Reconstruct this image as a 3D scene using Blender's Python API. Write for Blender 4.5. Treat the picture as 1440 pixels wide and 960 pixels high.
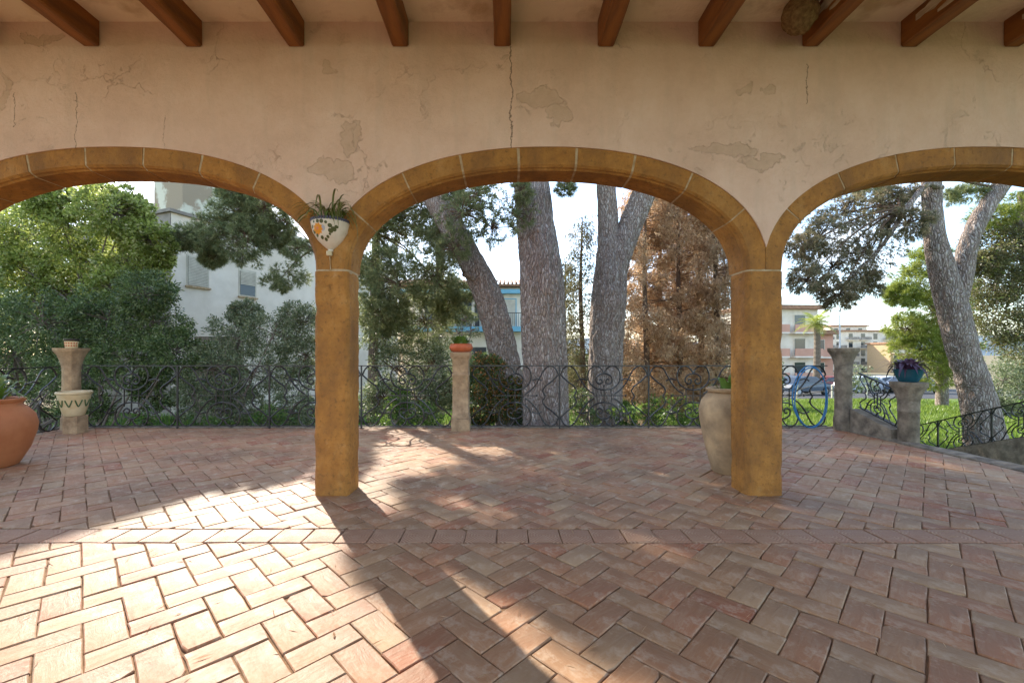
import bpy, math, random
import numpy as np
from mathutils import Vector, Matrix, noise

# ------------------------------------------------------------------ scene, camera, light
scene = bpy.context.scene
for o in list(bpy.data.objects):
    bpy.data.objects.remove(o)
C = scene.collection
random.seed(11)
rng = np.random.default_rng(11)
R = math.radians

cam_d = bpy.data.cameras.new('camera')
cam = bpy.data.objects.new('camera', cam_d)
C.objects.link(cam)
cam.location = (0, 0, 1.25)
cam.rotation_euler = (R(90), 0, 0)
cam_d.sensor_width = 36
cam_d.lens = 15
cam_d.shift_x = 10 / 1440
cam_d.shift_y = 15 / 1440
cam_d.clip_start = 0.05
cam_d.clip_end = 6000
scene.camera = cam

SUN_EL, SUN_DIR = R(33), (-0.55, 0.835)
world = bpy.data.worlds.new('World')
scene.world = world
world.use_nodes = True
wt = world.node_tree
wt.nodes.clear()
wo = wt.nodes.new('ShaderNodeOutputWorld')
bg = wt.nodes.new('ShaderNodeBackground')
sky = wt.nodes.new('ShaderNodeTexSky')
sky.sky_type = 'NISHITA'
sky.sun_disc = False
sky.sun_elevation = SUN_EL
sky.sun_rotation = math.atan2(SUN_DIR[0], SUN_DIR[1])
sky.dust_density = 0.7
sky.ozone_density = 1.6
bg.inputs[1].default_value = 0.15
# clouds over the whole dome, thicker towards the horizon by projection
tc = wt.nodes.new('ShaderNodeTexCoord')
sep = wt.nodes.new('ShaderNodeSeparateXYZ')
wt.links.new(tc.outputs['Generated'], sep.inputs[0])
mz = wt.nodes.new('ShaderNodeMath'); mz.operation = 'MAXIMUM'; mz.inputs[1].default_value = 0.0
wt.links.new(sep.outputs[2], mz.inputs[0])
ma = wt.nodes.new('ShaderNodeMath'); ma.operation = 'ADD'; ma.inputs[1].default_value = 0.25
wt.links.new(mz.outputs[0], ma.inputs[0])
vd = wt.nodes.new('ShaderNodeVectorMath'); vd.operation = 'DIVIDE'
cz = wt.nodes.new('ShaderNodeCombineXYZ')
for i in range(3):
    wt.links.new(ma.outputs[0], cz.inputs[i])
wt.links.new(tc.outputs['Generated'], vd.inputs[0])
wt.links.new(cz.outputs[0], vd.inputs[1])
cn = wt.nodes.new('ShaderNodeTexNoise')
cn.inputs['Scale'].default_value = 1.7
cn.inputs['Detail'].default_value = 8
cn.inputs['Roughness'].default_value = 0.58
wt.links.new(vd.outputs[0], cn.inputs['Vector'])
cr = wt.nodes.new('ShaderNodeValToRGB')
cr.color_ramp.elements[0].position = 0.50
cr.color_ramp.elements[1].position = 0.70
wt.links.new(cn.outputs[0], cr.inputs[0])
cm = wt.nodes.new('ShaderNodeMix'); cm.data_type = 'RGBA'
wt.links.new(cr.outputs[0], cm.inputs['Factor'])
wt.links.new(sky.outputs[0], cm.inputs['A'])
cm.inputs['B'].default_value = (4.6, 4.7, 4.9, 1)
wt.links.new(cm.outputs['Result'], bg.inputs[0])
wt.links.new(bg.outputs[0], wo.inputs[0])

sun_d = bpy.data.lights.new('sun', 'SUN')
sun_d.energy = 2.95
sun_d.angle = R(0.53)
sun_d.color = (1.0, 0.90, 0.76)
sun = bpy.data.objects.new('sun', sun_d)
C.objects.link(sun)
to_sun = Vector((SUN_DIR[0] * math.cos(SUN_EL), SUN_DIR[1] * math.cos(SUN_EL), math.sin(SUN_EL)))
sun.rotation_euler = to_sun.to_track_quat('Z', 'Y').to_euler()
sun.location = (-20, 30, 25)

scene.view_settings.view_transform = 'Standard'
scene.view_settings.look = 'None'
scene.view_settings.gamma = 1
scene.view_settings.use_curve_mapping = False
scene.view_settings.exposure = 1.78
scene.cycles.max_bounces = 8
scene.cycles.diffuse_bounces = 5
scene.cycles.transparent_max_bounces = 6


def at(px, py, Y):
    """world point measured on the photograph at depth Y"""
    return Vector(((px - 710) * Y / 600, Y, 1.25 - (py - 495) * Y / 600))


# ------------------------------------------------------------------ object helpers
def tag(o, label=None, cat=None, group=None, kind=None):
    if label: o['label'] = label
    if cat: o['category'] = cat
    if group: o['group'] = group
    if kind: o['kind'] = kind
    return o


def empty(name, loc=(0, 0, 0), label=None, cat=None, group=None, rz=0):
    o = bpy.data.objects.new(name, None)
    o.empty_display_size = 0.1
    o.location = loc
    o.rotation_euler = (0, 0, rz)
    C.objects.link(o)
    return tag(o, label, cat, group)


def link(name, me, mat=None, parent=None, loc=None, rot=None, scale=None):
    o = bpy.data.objects.new(name, me)
    if mat and not me.materials:
        me.materials.append(mat)
    C.objects.link(o)
    if parent is not None: o.parent = parent
    if loc is not None: o.location = loc
    if rot is not None: o.rotation_euler = rot
    if scale is not None: o.scale = scale
    return o


def np_mesh(name, V, Fc, smooth=False, fattr=None):
    V = np.asarray(V, dtype=np.float32); Fc = np.asarray(Fc, dtype=np.int32)
    me = bpy.data.meshes.new(name)
    k = Fc.shape[1]
    me.vertices.add(len(V)); me.vertices.foreach_set('co', V.ravel())
    me.loops.add(Fc.size); me.loops.foreach_set('vertex_index', Fc.ravel())
    me.polygons.add(len(Fc))
    me.polygons.foreach_set('loop_start', np.arange(0, Fc.size, k, dtype=np.int32))
    if smooth:
        me.polygons.foreach_set('use_smooth', np.ones(len(Fc), dtype=bool))
    me.update(calc_edges=True)
    if fattr is not None:
        a = me.attributes.new('r', 'FLOAT', 'FACE')
        a.data.foreach_set('value', np.asarray(fattr, dtype=np.float32))
    return me


class MB:
    """collects shapes, builds ONE mesh"""
    def __init__(s): s.v = []; s.f = []

    def add(s, vs, fs):
        b = len(s.v)
        s.v += [tuple(v) for v in vs]
        s.f += [tuple(i + b for i in f) for f in fs]
        return s

    def box(s, x0, x1, y0, y1, z0, z1):
        vs = [(x0, y0, z0), (x1, y0, z0), (x1, y1, z0), (x0, y1, z0), (x0, y0, z1), (x1, y0, z1), (x1, y1, z1), (x0, y1, z1)]
        return s.add(vs, [(0, 3, 2, 1), (4, 5, 6, 7), (0, 1, 5, 4), (1, 2, 6, 5), (2, 3, 7, 6), (3, 0, 4, 7)])

    def cbox(s, x0, x1, y0, y1, z0, z1, c):
        """box with chamfered vertical edges"""
        p = [(x0 + c, y0), (x1 - c, y0), (x1, y0 + c), (x1, y1 - c), (x1 - c, y1), (x0 + c, y1), (x0, y1 - c), (x0, y0 + c)]
        return s.prism(p, z0, z1)

    def prism(s, poly, z0, z1):
        n = len(poly)
        vs = [(x, y, z0) for x, y in poly] + [(x, y, z1) for x, y in poly]
        fs = [tuple(range(n - 1, -1, -1)), tuple(range(n, 2 * n))]
        fs += [(i, (i + 1) % n, n + (i + 1) % n, n + i) for i in range(n)]
        return s.add(vs, fs)

    def lathe(s, prof, n=24, c=(0, 0, 0), sq=None, caps=True, a0=0, a1=2 * math.pi):
        full = abs(a1 - a0 - 2 * math.pi) < 1e-6
        m = n if full else n + 1
        vs = []
        for r, z in prof:
            for k in range(m):
                a = a0 + (a1 - a0) * k / n
                cx, sy = math.cos(a), math.sin(a)
                if sq:   # square-ish section
                    q = sq / max(abs(cx), abs(sy)) + (1 - sq)
                    cx *= q; sy *= q
                vs.append((c[0] + r * cx, c[1] + r * sy, c[2] + z))
        fs = []
        for i in range(len(prof) - 1):
            for k in range(n):
                k2 = (k + 1) % m
                fs.append((i * m + k, i * m + k2, (i + 1) * m + k2, (i + 1) * m + k))
        if caps:
            fs.append(tuple(range(m - 1, -1, -1)))
            fs.append(tuple((len(prof) - 1) * m + k for k in range(m)))
        return s.add(vs, fs)

    def tube(s, pts, rad, n=6, cap=True):
        pts = [Vector(p) for p in pts]
        if not hasattr(rad, '__len__'): rad = [rad] * len(pts)
        ref = Vector((0.31, 0.17, 0.93))
        vs = []
        for i, p in enumerate(pts):
            d = (pts[min(i + 1, len(pts) - 1)] - pts[max(i - 1, 0)])
            if d.length < 1e-9: d = Vector((0, 0, 1))
            d.normalize()
            u = d.cross(ref)
            if u.length < 0.05: u = d.cross(Vector((1, 0, 0)))
            u.normalize(); w = d.cross(u)
            for k in range(n):
                a = 2 * math.pi * k / n
                vs.append(p + (u * math.cos(a) + w * math.sin(a)) * rad[i])
        fs = []
        for i in range(len(pts) - 1):
            for k in range(n):
                k2 = (k + 1) % n
                fs.append((i * n + k, i * n + k2, (i + 1) * n + k2, (i + 1) * n + k))
        if cap:
            fs.append(tuple(range(n - 1, -1, -1)))
            fs.append(tuple((len(pts) - 1) * n + k for k in range(n)))
        return s.add(vs, fs)

    def mesh(s, name, smooth=False):
        me = bpy.data.meshes.new(name)
        me.from_pydata(s.v, [], s.f)
        if smooth:
            me.polygons.foreach_set('use_smooth', np.ones(len(me.polygons), dtype=bool))
            try: me.set_sharp_from_angle(angle=R(40))
            except Exception: pass
        me.update()
        return me

    def build(s, name, mat, parent=None, smooth=False, **k):
        return link(name, s.mesh(name, smooth), mat, parent, **k)


def spline(pts, n=6):
    """Catmull-Rom through points (any dimension)"""
    P = [np.array(p, dtype=float) for p in pts]
    P = [2 * P[0] - P[1]] + P + [2 * P[-1] - P[-2]]
    out = []
    for i in range(1, len(P) - 2):
        for k in range(n):
            t = k / n
            out.append(0.5 * (2 * P[i] + (P[i + 1] - P[i - 1]) * t + (2 * P[i - 1] - 5 * P[i] + 4 * P[i + 1] - P[i + 2]) * t * t
                              + (3 * P[i] - P[i - 1] - 3 * P[i + 1] + P[i + 2]) * t ** 3))
    out.append(P[-2])
    return out


# ------------------------------------------------------------------ materials
class N:
    """tiny node-tree builder"""
    def __init__(s, name):
        s.m = bpy.data.materials.new(name); s.m.use_nodes = True
        s.t = s.m.node_tree
        s.b = s.t.nodes['Principled BSDF']
        s.out = s.t.nodes['Material Output']

    def n(s, typ, ins=None, **props):
        nd = s.t.nodes.new('ShaderNode' + typ)
        for k, v in props.items(): setattr(nd, k, v)
        for k, v in (ins or {}).items(): s.set(nd.inputs[k], v)
        return nd

    def set(s, sock, v):
        if isinstance(v, bpy.types.NodeSocket): s.t.links.new(v, sock)
        elif isinstance(v, bpy.types.Node): s.t.links.new(v.outputs[0], sock)
        else:
            if hasattr(sock.default_value, '__len__') and not hasattr(v, '__len__'): v = (v,) * len(sock.default_value)
            if hasattr(v, '__len__') and len(sock.default_value) == 4 and len(v) == 3: v = (*v, 1)
            sock.default_value = v

    def co(s, kind='Object', scale=None):
        c = s.n('TexCoord').outputs[kind]
        if scale is not None:
            c = s.n('Mapping', {'Vector': c, 'Scale': scale}).outputs[0]
        return c

    def noise(s, vec, scale, detail=5, rough=0.55, dist=0.0):
        return s.n('TexNoise', {'Vector': vec, 'Scale': scale, 'Detail': detail, 'Roughness': rough, 'Distortion': dist}).outputs[0]

    def ramp(s, fac, stops, interp='LINEAR'):
        nd = s.n('ValToRGB', {'Fac': fac})
        cr = nd.color_ramp; cr.interpolation = interp
        while len(cr.elements) < len(stops): cr.elements.new(0.5)
        for e, (p, c) in zip(cr.elements, stops):
            e.position = p
            e.color = (*c, 1) if hasattr(c, '__len__') else (c, c, c, 1)
        return nd.outputs[0]

    def mix(s, f, a, b, mode='MIX'):
        nd = s.n('Mix', data_type='RGBA', blend_type=mode)
        s.set(nd.inputs['Factor'], f); s.set(nd.inputs['A'], a); s.set(nd.inputs['B'], b)
        return nd.outputs['Result']

    def math(s, op, a, b=0.0, c=None):
        nd = s.n('Math', operation=op)
        s.set(nd.inputs[0], a); s.set(nd.inputs[1], b)
        if c is not None: s.set(nd.inputs[2], c)
        return nd.outputs[0]

    def bump(s, h, strength=0.3, dist=0.02, normal=None):
        nd = s.n('Bump', {'Height': h, 'Strength': strength, 'Distance': dist})
        if normal is not None: s.t.links.new(normal, nd.inputs['Normal'])
        return nd.outputs[0]

    def fin(s, col=None, rough=None, normal=None, spec=None, metal=None):
        for k, v in (('Base Color', col), ('Roughness', rough), ('Normal', normal), ('Specular IOR Level', spec), ('Metallic', metal)):
            if v is not None: s.set(s.b.inputs[k], v)
        return s.m


def simple(name, c1, c2=None, scale=6, rough=0.7, bump=0.2, bscale=None, spec=0.3, dist=0.01, stretch=None, metal=0.0, lo=0.35, hi=0.65):
    m = N(name)
    co = m.co('Object', stretch)
    c2 = c2 or tuple(x * 0.7 for x in c1)
    nz = m.noise(co, scale, 7, 0.6)
    col = m.ramp(nz, [(lo, c2), (hi, c1)])
    nb = m.noise(co, bscale or scale * 5, 6, 0.65)
    return m.fin(col, rough, m.bump(nb, bump, dist), spec, metal)


def leafmat(name, stops, transl=0.35, rough=0.42, tint=0.12):
    m = N(name)
    a = m.n('Attribute', attribute_name='r').outputs['Fac']
    col = m.ramp(a, stops)
    m.fin(col, rough, spec=0.5)
    tr = m.n('BsdfTranslucent', {'Color': m.mix(tint, col, (0.45, 0.5, 0.06))})
    mx = m.n('MixShader', {0: transl})
    m.t.links.new(m.b.outputs[0], mx.inputs[1]); m.t.links.new(tr.outputs[0], mx.inputs[2])
    m.t.links.new(mx.outputs[0], m.out.inputs[0])
    return m.m


def mat_tile(band=False):
    m = N('border_tile_clay' if band else 'terracotta_paver')
    tc_ = m.n('Attribute', attribute_name='tc').outputs['Color']
    uv = m.n('Attribute', attribute_name='tuv').outputs['Vector']
    sx = m.n('SeparateColor', {'Color': tc_})
    wpos = m.co('Object')
    if band:
        col = m.ramp(sx.outputs[0], [(0, (0.36, 0.15, 0.08)), (0.5, (0.39, 0.19, 0.11)), (1, (0.43, 0.25, 0.15))])
    else:
        col = m.ramp(sx.outputs[0], [(0.0, (0.29, 0.09, 0.038)), (0.14, (0.36, 0.14, 0.064)), (0.35, (0.375, 0.175, 0.082)), (0.6, (0.37, 0.20, 0.096)),
                                     (0.82, (0.41, 0.255, 0.135)), (0.95, (0.30, 0.17, 0.09)), (1, (0.20, 0.13, 0.08))])
    st = m.noise(m.n('Mapping', {'Vector': uv, 'Scale': (6, 26, 1)}).outputs[0], 1.0, 6, 0.7, 1.2)
    col = m.mix(m.ramp(st, [(0.46, 0.0), (0.70, 0.6)]), col, (0.49, 0.335, 0.21))
    col = m.mix(m.ramp(st, [(0.26, 0.55), (0.42, 0.0)]), col, (0.17, 0.08, 0.042))
    big = m.noise(wpos, 1.1, 6, 0.6)
    col = m.mix(m.ramp(big, [(0.38, 0.7), (0.58, 0.0)]), col, (0.17, 0.095, 0.05))
    sp = m.noise(wpos, 38, 5, 0.7)
    col = m.mix(m.ramp(sp, [(0.62, 0.0), (0.74, 0.5)]), col, (0.16, 0.10, 0.07))
    col = m.mix(m.ramp(m.noise(wpos, 9, 6, 0.7), [(0.52, 0.0), (0.68, 0.75)]), col, (0.48, 0.37, 0.265))
    h = m.math('ADD', m.math('MULTIPLY', st, 0.6), m.math('MULTIPLY', sp, 0.4))
    if band:
        s2 = m.n('SeparateXYZ', {'Vector': uv})
        ax = m.math('ABSOLUTE', s2.outputs[0]); ay = m.math('ABSOLUTE', s2.outputs[1])
        dd = m.math('MAXIMUM', m.math('MAXIMUM', ax, ay), m.math('MULTIPLY', m.math('ADD', ax, ay), 0.72))
        w = m.math('SINE', m.math('MULTIPLY', dd, 330.0))
        gro = m.ramp(w, [(0.0, 0.0), (0.35, 1.0)])
        col = m.mix(gro, (0.31, 0.17, 0.10), col)
        h = m.math('ADD', m.math('MULTIPLY', h, 0.8), m.math('MULTIPLY', gro, 0.35))
    rough = m.ramp(m.noise(wpos, 5, 6, 0.65), [(0.3, 0.46), (0.7, 0.72)])
    return m.fin(col, rough, m.bump(h, 0.7, 0.007), 0.38)


def mat_plaster():
    m = N('old_plaster')
    co = m.co('Object')
    b = m.noise(co, 1.1, 10, 0.72)
    col = m.ramp(b, [(0.3, (0.58, 0.365, 0.255)), (0.5, (0.68, 0.445, 0.318)), (0.7, (0.745, 0.52, 0.39))])
    streak = m.noise(m.n('Mapping', {'Vector': co, 'Scale': (5, 5, 0.7)}).outputs[0], 1.0, 6, 0.65)
    col = m.mix(m.ramp(streak, [(0.5, 0.0), (0.72, 0.35)]), col, (0.50, 0.36, 0.26))
    # peeled patches with shapes of their own
    wob = m.n('TexNoise', {'Vector': co, 'Scale': 5.0, 'Detail': 6, 'Roughness': 0.62})
    off = m.n('VectorMath', {0: wob.outputs['Color'], 1: (0.5, 0.5, 0.5)}, operation='SUBTRACT').outputs[0]
    cw = m.n('VectorMath', {0: off, 1: (0.34, 0.0, 0.34)}, operation='MULTIPLY_ADD')
    m.t.links.new(co, cw.inputs[2])
    mask = None
    for (x, z, rx, rz) in [(-1.33, 3.10, 0.09, 0.15), (-1.40, 2.82, 0.13, 0.10), (-1.58, 2.84, 0.07, 0.09), (0.30, 3.45, 0.20, 0.09), (0.47, 3.30, 0.10, 0.10),
                           (-1.53, 3.73, 0.05, 0.05), (2.08, 3.52, 0.07, 0.05), (2.3, 3.5, 0.05, 0.06), (1.9, 3.02, 0.32, 0.06), (2.2, 2.9, 0.2, 0.08), (-4.0, 3.95, 0.2, 0.06), (-4.35, 3.5, 0.04, 0.16)]:
        d = m.n('VectorMath', {0: cw.outputs[0], 1: (x, 0, z)}, operation='SUBTRACT').outputs[0]
        d = m.n('VectorMath', {0: d, 1: (1 / rx, 0, 1 / rz)}, operation='MULTIPLY').outputs[0]
        ln = m.n('VectorMath', {0: d}, operation='LENGTH').outputs['Value']
        k = m.ramp(ln, [(0.93, 1.0), (1.0, 0.0)])
        mask = k if mask is None else m.math('MAXIMUM', mask, k)
    col = m.mix(m.math('MULTIPLY', m.math('MULTIPLY', mask, 0.55), m.ramp(m.noise(co, 9, 6, 0.7), [(0.3, 0.45), (0.6, 1.0)])), col, (0.47, 0.31, 0.20))
    # flaking skin: small scabs
    fl = m.noise(co, 7, 8, 0.7, 0.8)
    zone = m.ramp(m.noise(co, 0.9, 3, 0.5), [(0.52, 0.0), (0.62, 1.0)])
    scab = m.math('MULTIPLY', m.ramp(fl, [(0.60, 0.0), (0.625, 1.0)]), zone)
    col = m.mix(m.math('MULTIPLY', scab, 0.22), col, (0.40, 0.29, 0.20))
    # cracks
    sx = m.n('SeparateXYZ', {'Vector': co})
    wz = m.math('MULTIPLY', m.math('SUBTRACT', m.noise(co, 5, 8, 0.75), 0.5), 0.16)
    crack = None
    for (x, z0, z1, w) in [(0.053, 3.02, 3.9, 0.005), (-3.72, 2.98, 3.5, 0.0022), (-4.25, 3.2, 3.5, 0.002), (-2.95, 2.95, 3.3, 0.0012), (2.62, 3.4, 3.75, 0.003)]:
        dx = m.math('ABSOLUTE', m.math('ADD', m.math('SUBTRACT', sx.outputs[0], x), wz))
        k = m.math('MULTIPLY', m.math('LESS_THAN', dx, w), m.math('MULTIPLY', m.math('GREATER_THAN', sx.outputs[2], z0), m.math('LESS_THAN', sx.outputs[2], z1)))
        crack = k if crack is None else m.math('MAXIMUM', crack, k)
    col = m.mix(m.math('MULTIPLY', crack, 0.8), col, (0.16, 0.10, 0.06))
    hair = m.n('TexVoronoi', {'Vector': m.n('VectorMath', {0: off, 1: (0.5, 0.5, 0.5), 2: co}, operation='MULTIPLY_ADD').outputs[0], 'Scale': 1.6}, feature='DISTANCE_TO_EDGE').outputs['Distance']
    hz = m.ramp(m.noise(co, 1.3, 2), [(0.5, 0.0), (0.6, 1.0)])
    hk = m.math('MULTIPLY', m.ramp(hair, [(0.0, 1.0), (0.006, 0.0)]), hz)
    col = m.mix(m.math('MULTIPLY', hk, 0.10), col, (0.28, 0.2, 0.14))
    h = m.math('SUBTRACT', m.math('ADD', m.math('MULTIPLY', m.noise(co, 3.5, 7, 0.6), 0.8), m.math('MULTIPLY', m.noise(co, 40, 5, 0.7), 0.2)),
               m.math('ADD', m.math('MULTIPLY', m.math('MAXIMUM', mask, m.math('MULTIPLY', scab, 0.4)), 0.26), m.math('MULTIPLY', m.math('MAXIMUM', crack, m.math('MULTIPLY', hk, 0.4)), 0.5)))
    return m.fin(col, 0.85, m.bump(h, 0.8, 0.035), 0.2)


def mat_ochre():
    m = N('ochre_stone')
    co = m.co('Object')
    rnd = m.n('ObjectInfo').outputs['Random']
    b = m.noise(co, 4.5, 10, 0.72)
    col = m.ramp(b, [(0.30, (0.26, 0.10, 0.018)), (0.45, (0.39, 0.16, 0.028)), (0.58, (0.46, 0.195, 0.038)), (0.74, (0.54, 0.28, 0.085))])
    col = m.mix(m.math('MULTIPLY', rnd, 0.35), col, (0.26, 0.125, 0.03))
    pit = m.noise(co, 26, 6, 0.7)
    col = m.mix(m.ramp(pit, [(0.34, 0.75), (0.47, 0.0)]), col, (0.15, 0.07, 0.016))
    col = m.mix(m.ramp(m.noise(co, 8, 8, 0.75), [(0.62, 0.0), (0.74, 0.55)]), col, (0.60, 0.44, 0.25))
    big = m.noise(m.n('Mapping', {'Vector': co, 'Scale': (1.6, 1.6, 0.9)}).outputs[0], 1.6, 8, 0.7)
    col = m.mix(m.ramp(big, [(0.36, 0.85), (0.56, 0.0)]), col, (0.20, 0.09, 0.026))
    col = m.mix(m.ramp(big, [(0.55, 0.0), (0.75, 0.5)]), col, (0.52, 0.31, 0.12))
    h = m.math('ADD', m.math('MULTIPLY', pit, 0.6), m.math('ADD', m.math('MULTIPLY', b, 0.9), m.math('MULTIPLY', m.noise(co, 90, 3, 0.6), 0.15)))
    return m.fin(col, 0.72, m.bump(h, 0.85, 0.018), 0.3)


def mat_bark():
    m = N('pine_bark')
    co = m.co('Object')
    nz = m.n('TexNoise', {'Vector': co, 'Scale': 3.0, 'Detail': 5}).outputs['Color']
    wv = m.n('VectorMath', {0: nz, 1: (0.16, 0.16, 0.16)}, operation='MULTIPLY_ADD')
    m.t.links.new(co, wv.inputs[2])
    st = m.n('Mapping', {'Vector': wv.outputs[0], 'Scale': (27, 27, 6.2)}).outputs[0]
    vo = m.n('TexVoronoi', {'Vector': st, 'Scale': 1.0}, feature='DISTANCE_TO_EDGE').outputs['Distance']
    vc = m.n('TexVoronoi', {'Vector': st, 'Scale': 1.0}).outputs['Color']
    pv = m.n('SeparateColor', {'Color': vc}).outputs[0]
    col = m.ramp(pv, [(0.0, (0.43, 0.335, 0.28)), (0.5, (0.52, 0.43, 0.375)), (1.0, (0.63, 0.555, 0.50))])
    fine = m.noise(m.n('Mapping', {'Vector': co, 'Scale': (30, 30, 9)}).outputs[0], 1.0, 6, 0.7)
    col = m.mix(m.ramp(fine, [(0.35, 0.5), (0.6, 0.0)]), col, (0.12, 0.085, 0.07))
    gap = m.ramp(vo, [(0.0, 1.0), (0.16, 0.0)])
    col = m.mix(m.math('MULTIPLY', gap, 0.7), col, (0.13, 0.095, 0.075))
    h = m.math('ADD', m.ramp(vo, [(0.0, 0.0), (0.3, 1.0)]), m.math('MULTIPLY', fine, 0.5))
    return m.fin(col, 0.9, m.bump(h, 0.9, 0.045), 0.15)


def mat_ground():
    m = N('garden_ground')
    co = m.co('Object')
    sx = m.n('SeparateXYZ', {'Vector': co})
    n1 = m.noise(co, 0.8, 8, 0.65)
    soil = m.ramp(m.noise(co, 6, 8, 0.7), [(0.3, (0.10, 0.07, 0.045)), (0.7, (0.24, 0.18, 0.12))])
    grass = m.ramp(m.noise(co, 3, 8, 0.7), [(0.3, (0.06, 0.11, 0.018)), (0.7, (0.15, 0.24, 0.04))])
    lawn = m.ramp(m.math('ADD', sx.outputs[0], m.math('MULTIPLY', n1, 4.0)), [(0.0, 0.0), (1.0, 1.0)])
    lawn = m.math('MAXIMUM', m.math('GREATER_THAN', m.math('ADD', sx.outputs[0], m.math('MULTIPLY', n1, 5.0)), 7.5), m.ramp(n1, [(0.5, 0.0), (0.56, 1.0)]))
    far = m.ramp(m.math('DIVIDE', sx.outputs[1], 60.0), [(0.42, 0.0), (0.5, 1.0)])
    col = m.mix(lawn, soil, grass)
    col = m.mix(far, col, (0.22, 0.19, 0.12))
    return m.fin(col, 0.95, m.bump(m.noise(co, 14, 6, 0.7), 0.6, 0.05), 0.1)


M = {}
M['tile'] = mat_tile(); M['band'] = mat_tile(True)
M['plaster'] = mat_plaster(); M['ochre'] = mat_ochre(); M['bark'] = mat_bark(); M['ground'] = mat_ground()
M['mortar'] = simple('mortar', (0.54, 0.41, 0.26), (0.36, 0.23, 0.11), 14, 0.9, 0.4)
M['bed'] = simple('joint_dirt', (0.29, 0.175, 0.095), (0.15, 0.085, 0.045), 9, 0.95, 0.6)
M['beam'] = simple('painted_beam', (0.30, 0.105, 0.02), (0.13, 0.042, 0.010), 2.2, 0.5, 0.5, 24, 0.4, stretch=(5, 0.7, 5))
M['ceil'] = simple('ceiling_plaster', (0.78, 0.63, 0.45), (0.56, 0.40, 0.25), 2.2, 0.9, 0.6, 9, 0.2, 0.03, lo=0.34, hi=0.48)
M['flake'] = simple('bare_wood', (0.60, 0.50, 0.38), (0.35, 0.24, 0.15), 8, 0.8, 0.4, stretch=(6, 0.6, 6))
M['iron'] = simple('black_iron', (0.018, 0.018, 0.019), (0.03, 0.024, 0.02), 20, 0.38, 0.3, 60, 0.5)
M['sand'] = simple('pedestal_sandstone', (0.46, 0.33, 0.20), (0.24, 0.165, 0.10), 7, 0.9, 0.6, 26, 0.2, 0.02)
M['grey_stone'] = simple('grey_stone', (0.33, 0.27, 0.20), (0.13, 0.105, 0.08), 7, 0.92, 0.8, 24, 0.2, 0.02)
M['terra'] = simple('terracotta', (0.50, 0.19, 0.075), (0.40, 0.135, 0.05), 4, 0.6, 0.2, 30, 0.35)
M['redpot'] = simple('red_terracotta', (0.50, 0.13, 0.05), (0.36, 0.08, 0.03), 9, 0.6, 0.3, 40)
M['jar'] = simple('worn_jar_clay', (0.56, 0.37, 0.20), (0.30, 0.20, 0.115), 4.5, 0.8, 0.6, 18, 0.25, 0.015)
M['cream'] = simple('cream_glaze', (0.62, 0.52, 0.33), (0.50, 0.38, 0.2), 6, 0.45, 0.2)
M['teal'] = simple('teal_glaze', (0.015, 0.10, 0.15), (0.01, 0.07, 0.10), 6, 0.25, 0.05, spec=0.5)
M['swag'] = simple('green_paint', (0.10, 0.16, 0.07), (0.06, 0.10, 0.04), 9, 0.5, 0.05)
M['soil'] = simple('potting_soil', (0.07, 0.05, 0.035), (0.03, 0.02, 0.015), 30, 0.95, 0.6)
M['hose'] = simple('blue_hose', (0.04, 0.20, 0.42), (0.03, 0.15, 0.33), 8, 0.4, 0.05, spec=0.5)
M['white'] = simple('white_render', (0.84, 0.755, 0.63), (0.68, 0.60, 0.48), 0.9, 0.9, 0.2, 12)
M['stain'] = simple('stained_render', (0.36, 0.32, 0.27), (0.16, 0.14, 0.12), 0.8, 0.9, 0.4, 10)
M['peel'] = simple('peeling_render', (0.66, 0.64, 0.50), (0.36, 0.29, 0.20), 0.6, 0.9, 0.4, 10, lo=0.47, hi=0.52)
M['salmon'] = simple('salmon_render', (0.64, 0.36, 0.26), (0.55, 0.30, 0.21), 0.5, 0.85, 0.1)
M['skyblue'] = simple('pale_blue_paint', (0.20, 0.46, 0.58), (0.16, 0.38, 0.50), 2, 0.6, 0.1)
M['shutter'] = simple('cream_shutter', (0.62, 0.57, 0.45), (0.50, 0.45, 0.35), 3, 0.7, 0.1)
M['rooftile'] = simple('clay_roof_tile', (0.42, 0.24, 0.14), (0.25, 0.14, 0.09), 3, 0.9, 0.4)
M['glass'] = N('window_glass').fin((0.03, 0.04, 0.05), 0.08, spec=0.6)
M['asphalt'] = simple('asphalt', (0.07, 0.07, 0.07), (0.05, 0.05, 0.05), 4, 0.9, 0.4, 60)
M['metal'] = simple('galvanised_pole', (0.55, 0.56, 0.57), (0.45, 0.46, 0.47), 5, 0.5, 0.1)
M['rubber'] = simple('tyre_rubber', (0.02, 0.02, 0.02), (0.03, 0.03, 0.03), 10, 0.8, 0.1)
M['reed'] = simple('reed_screen', (0.42, 0.34, 0.27), (0.22, 0.17, 0.13), 20, 0.9, 0.5, stretch=(3, 3, 0.2))
M['nest'] = simple('mud_nest', (0.36, 0.22, 0.10), (0.18, 0.10, 0.045), 28, 0.95, 1.0, 45, 0.1, 0.03)
M['hill'] = simple('hazed_wooded_hill', (0.16, 0.21, 0.24), (0.11, 0.15, 0.18), 0.01, 0.95, 0.2, 0.05)  # wooded hill with the blue haze of distance put into its colour
M['twig'] = simple('grey_twig', (0.22, 0.18, 0.15), (0.12, 0.095, 0.08), 8, 0.9, 0.3)
M['thuja_bark'] = simple('brown_bark', (0.20, 0.13, 0.085), (0.10, 0.065, 0.045), 6, 0.9, 0.6, stretch=(4, 4, 0.6))
M['palmtrunk'] = simple('palm_trunk', (0.22, 0.17, 0.12), (0.11, 0.085, 0.06), 8, 0.9, 0.6, stretch=(1, 1, 3))
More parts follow.
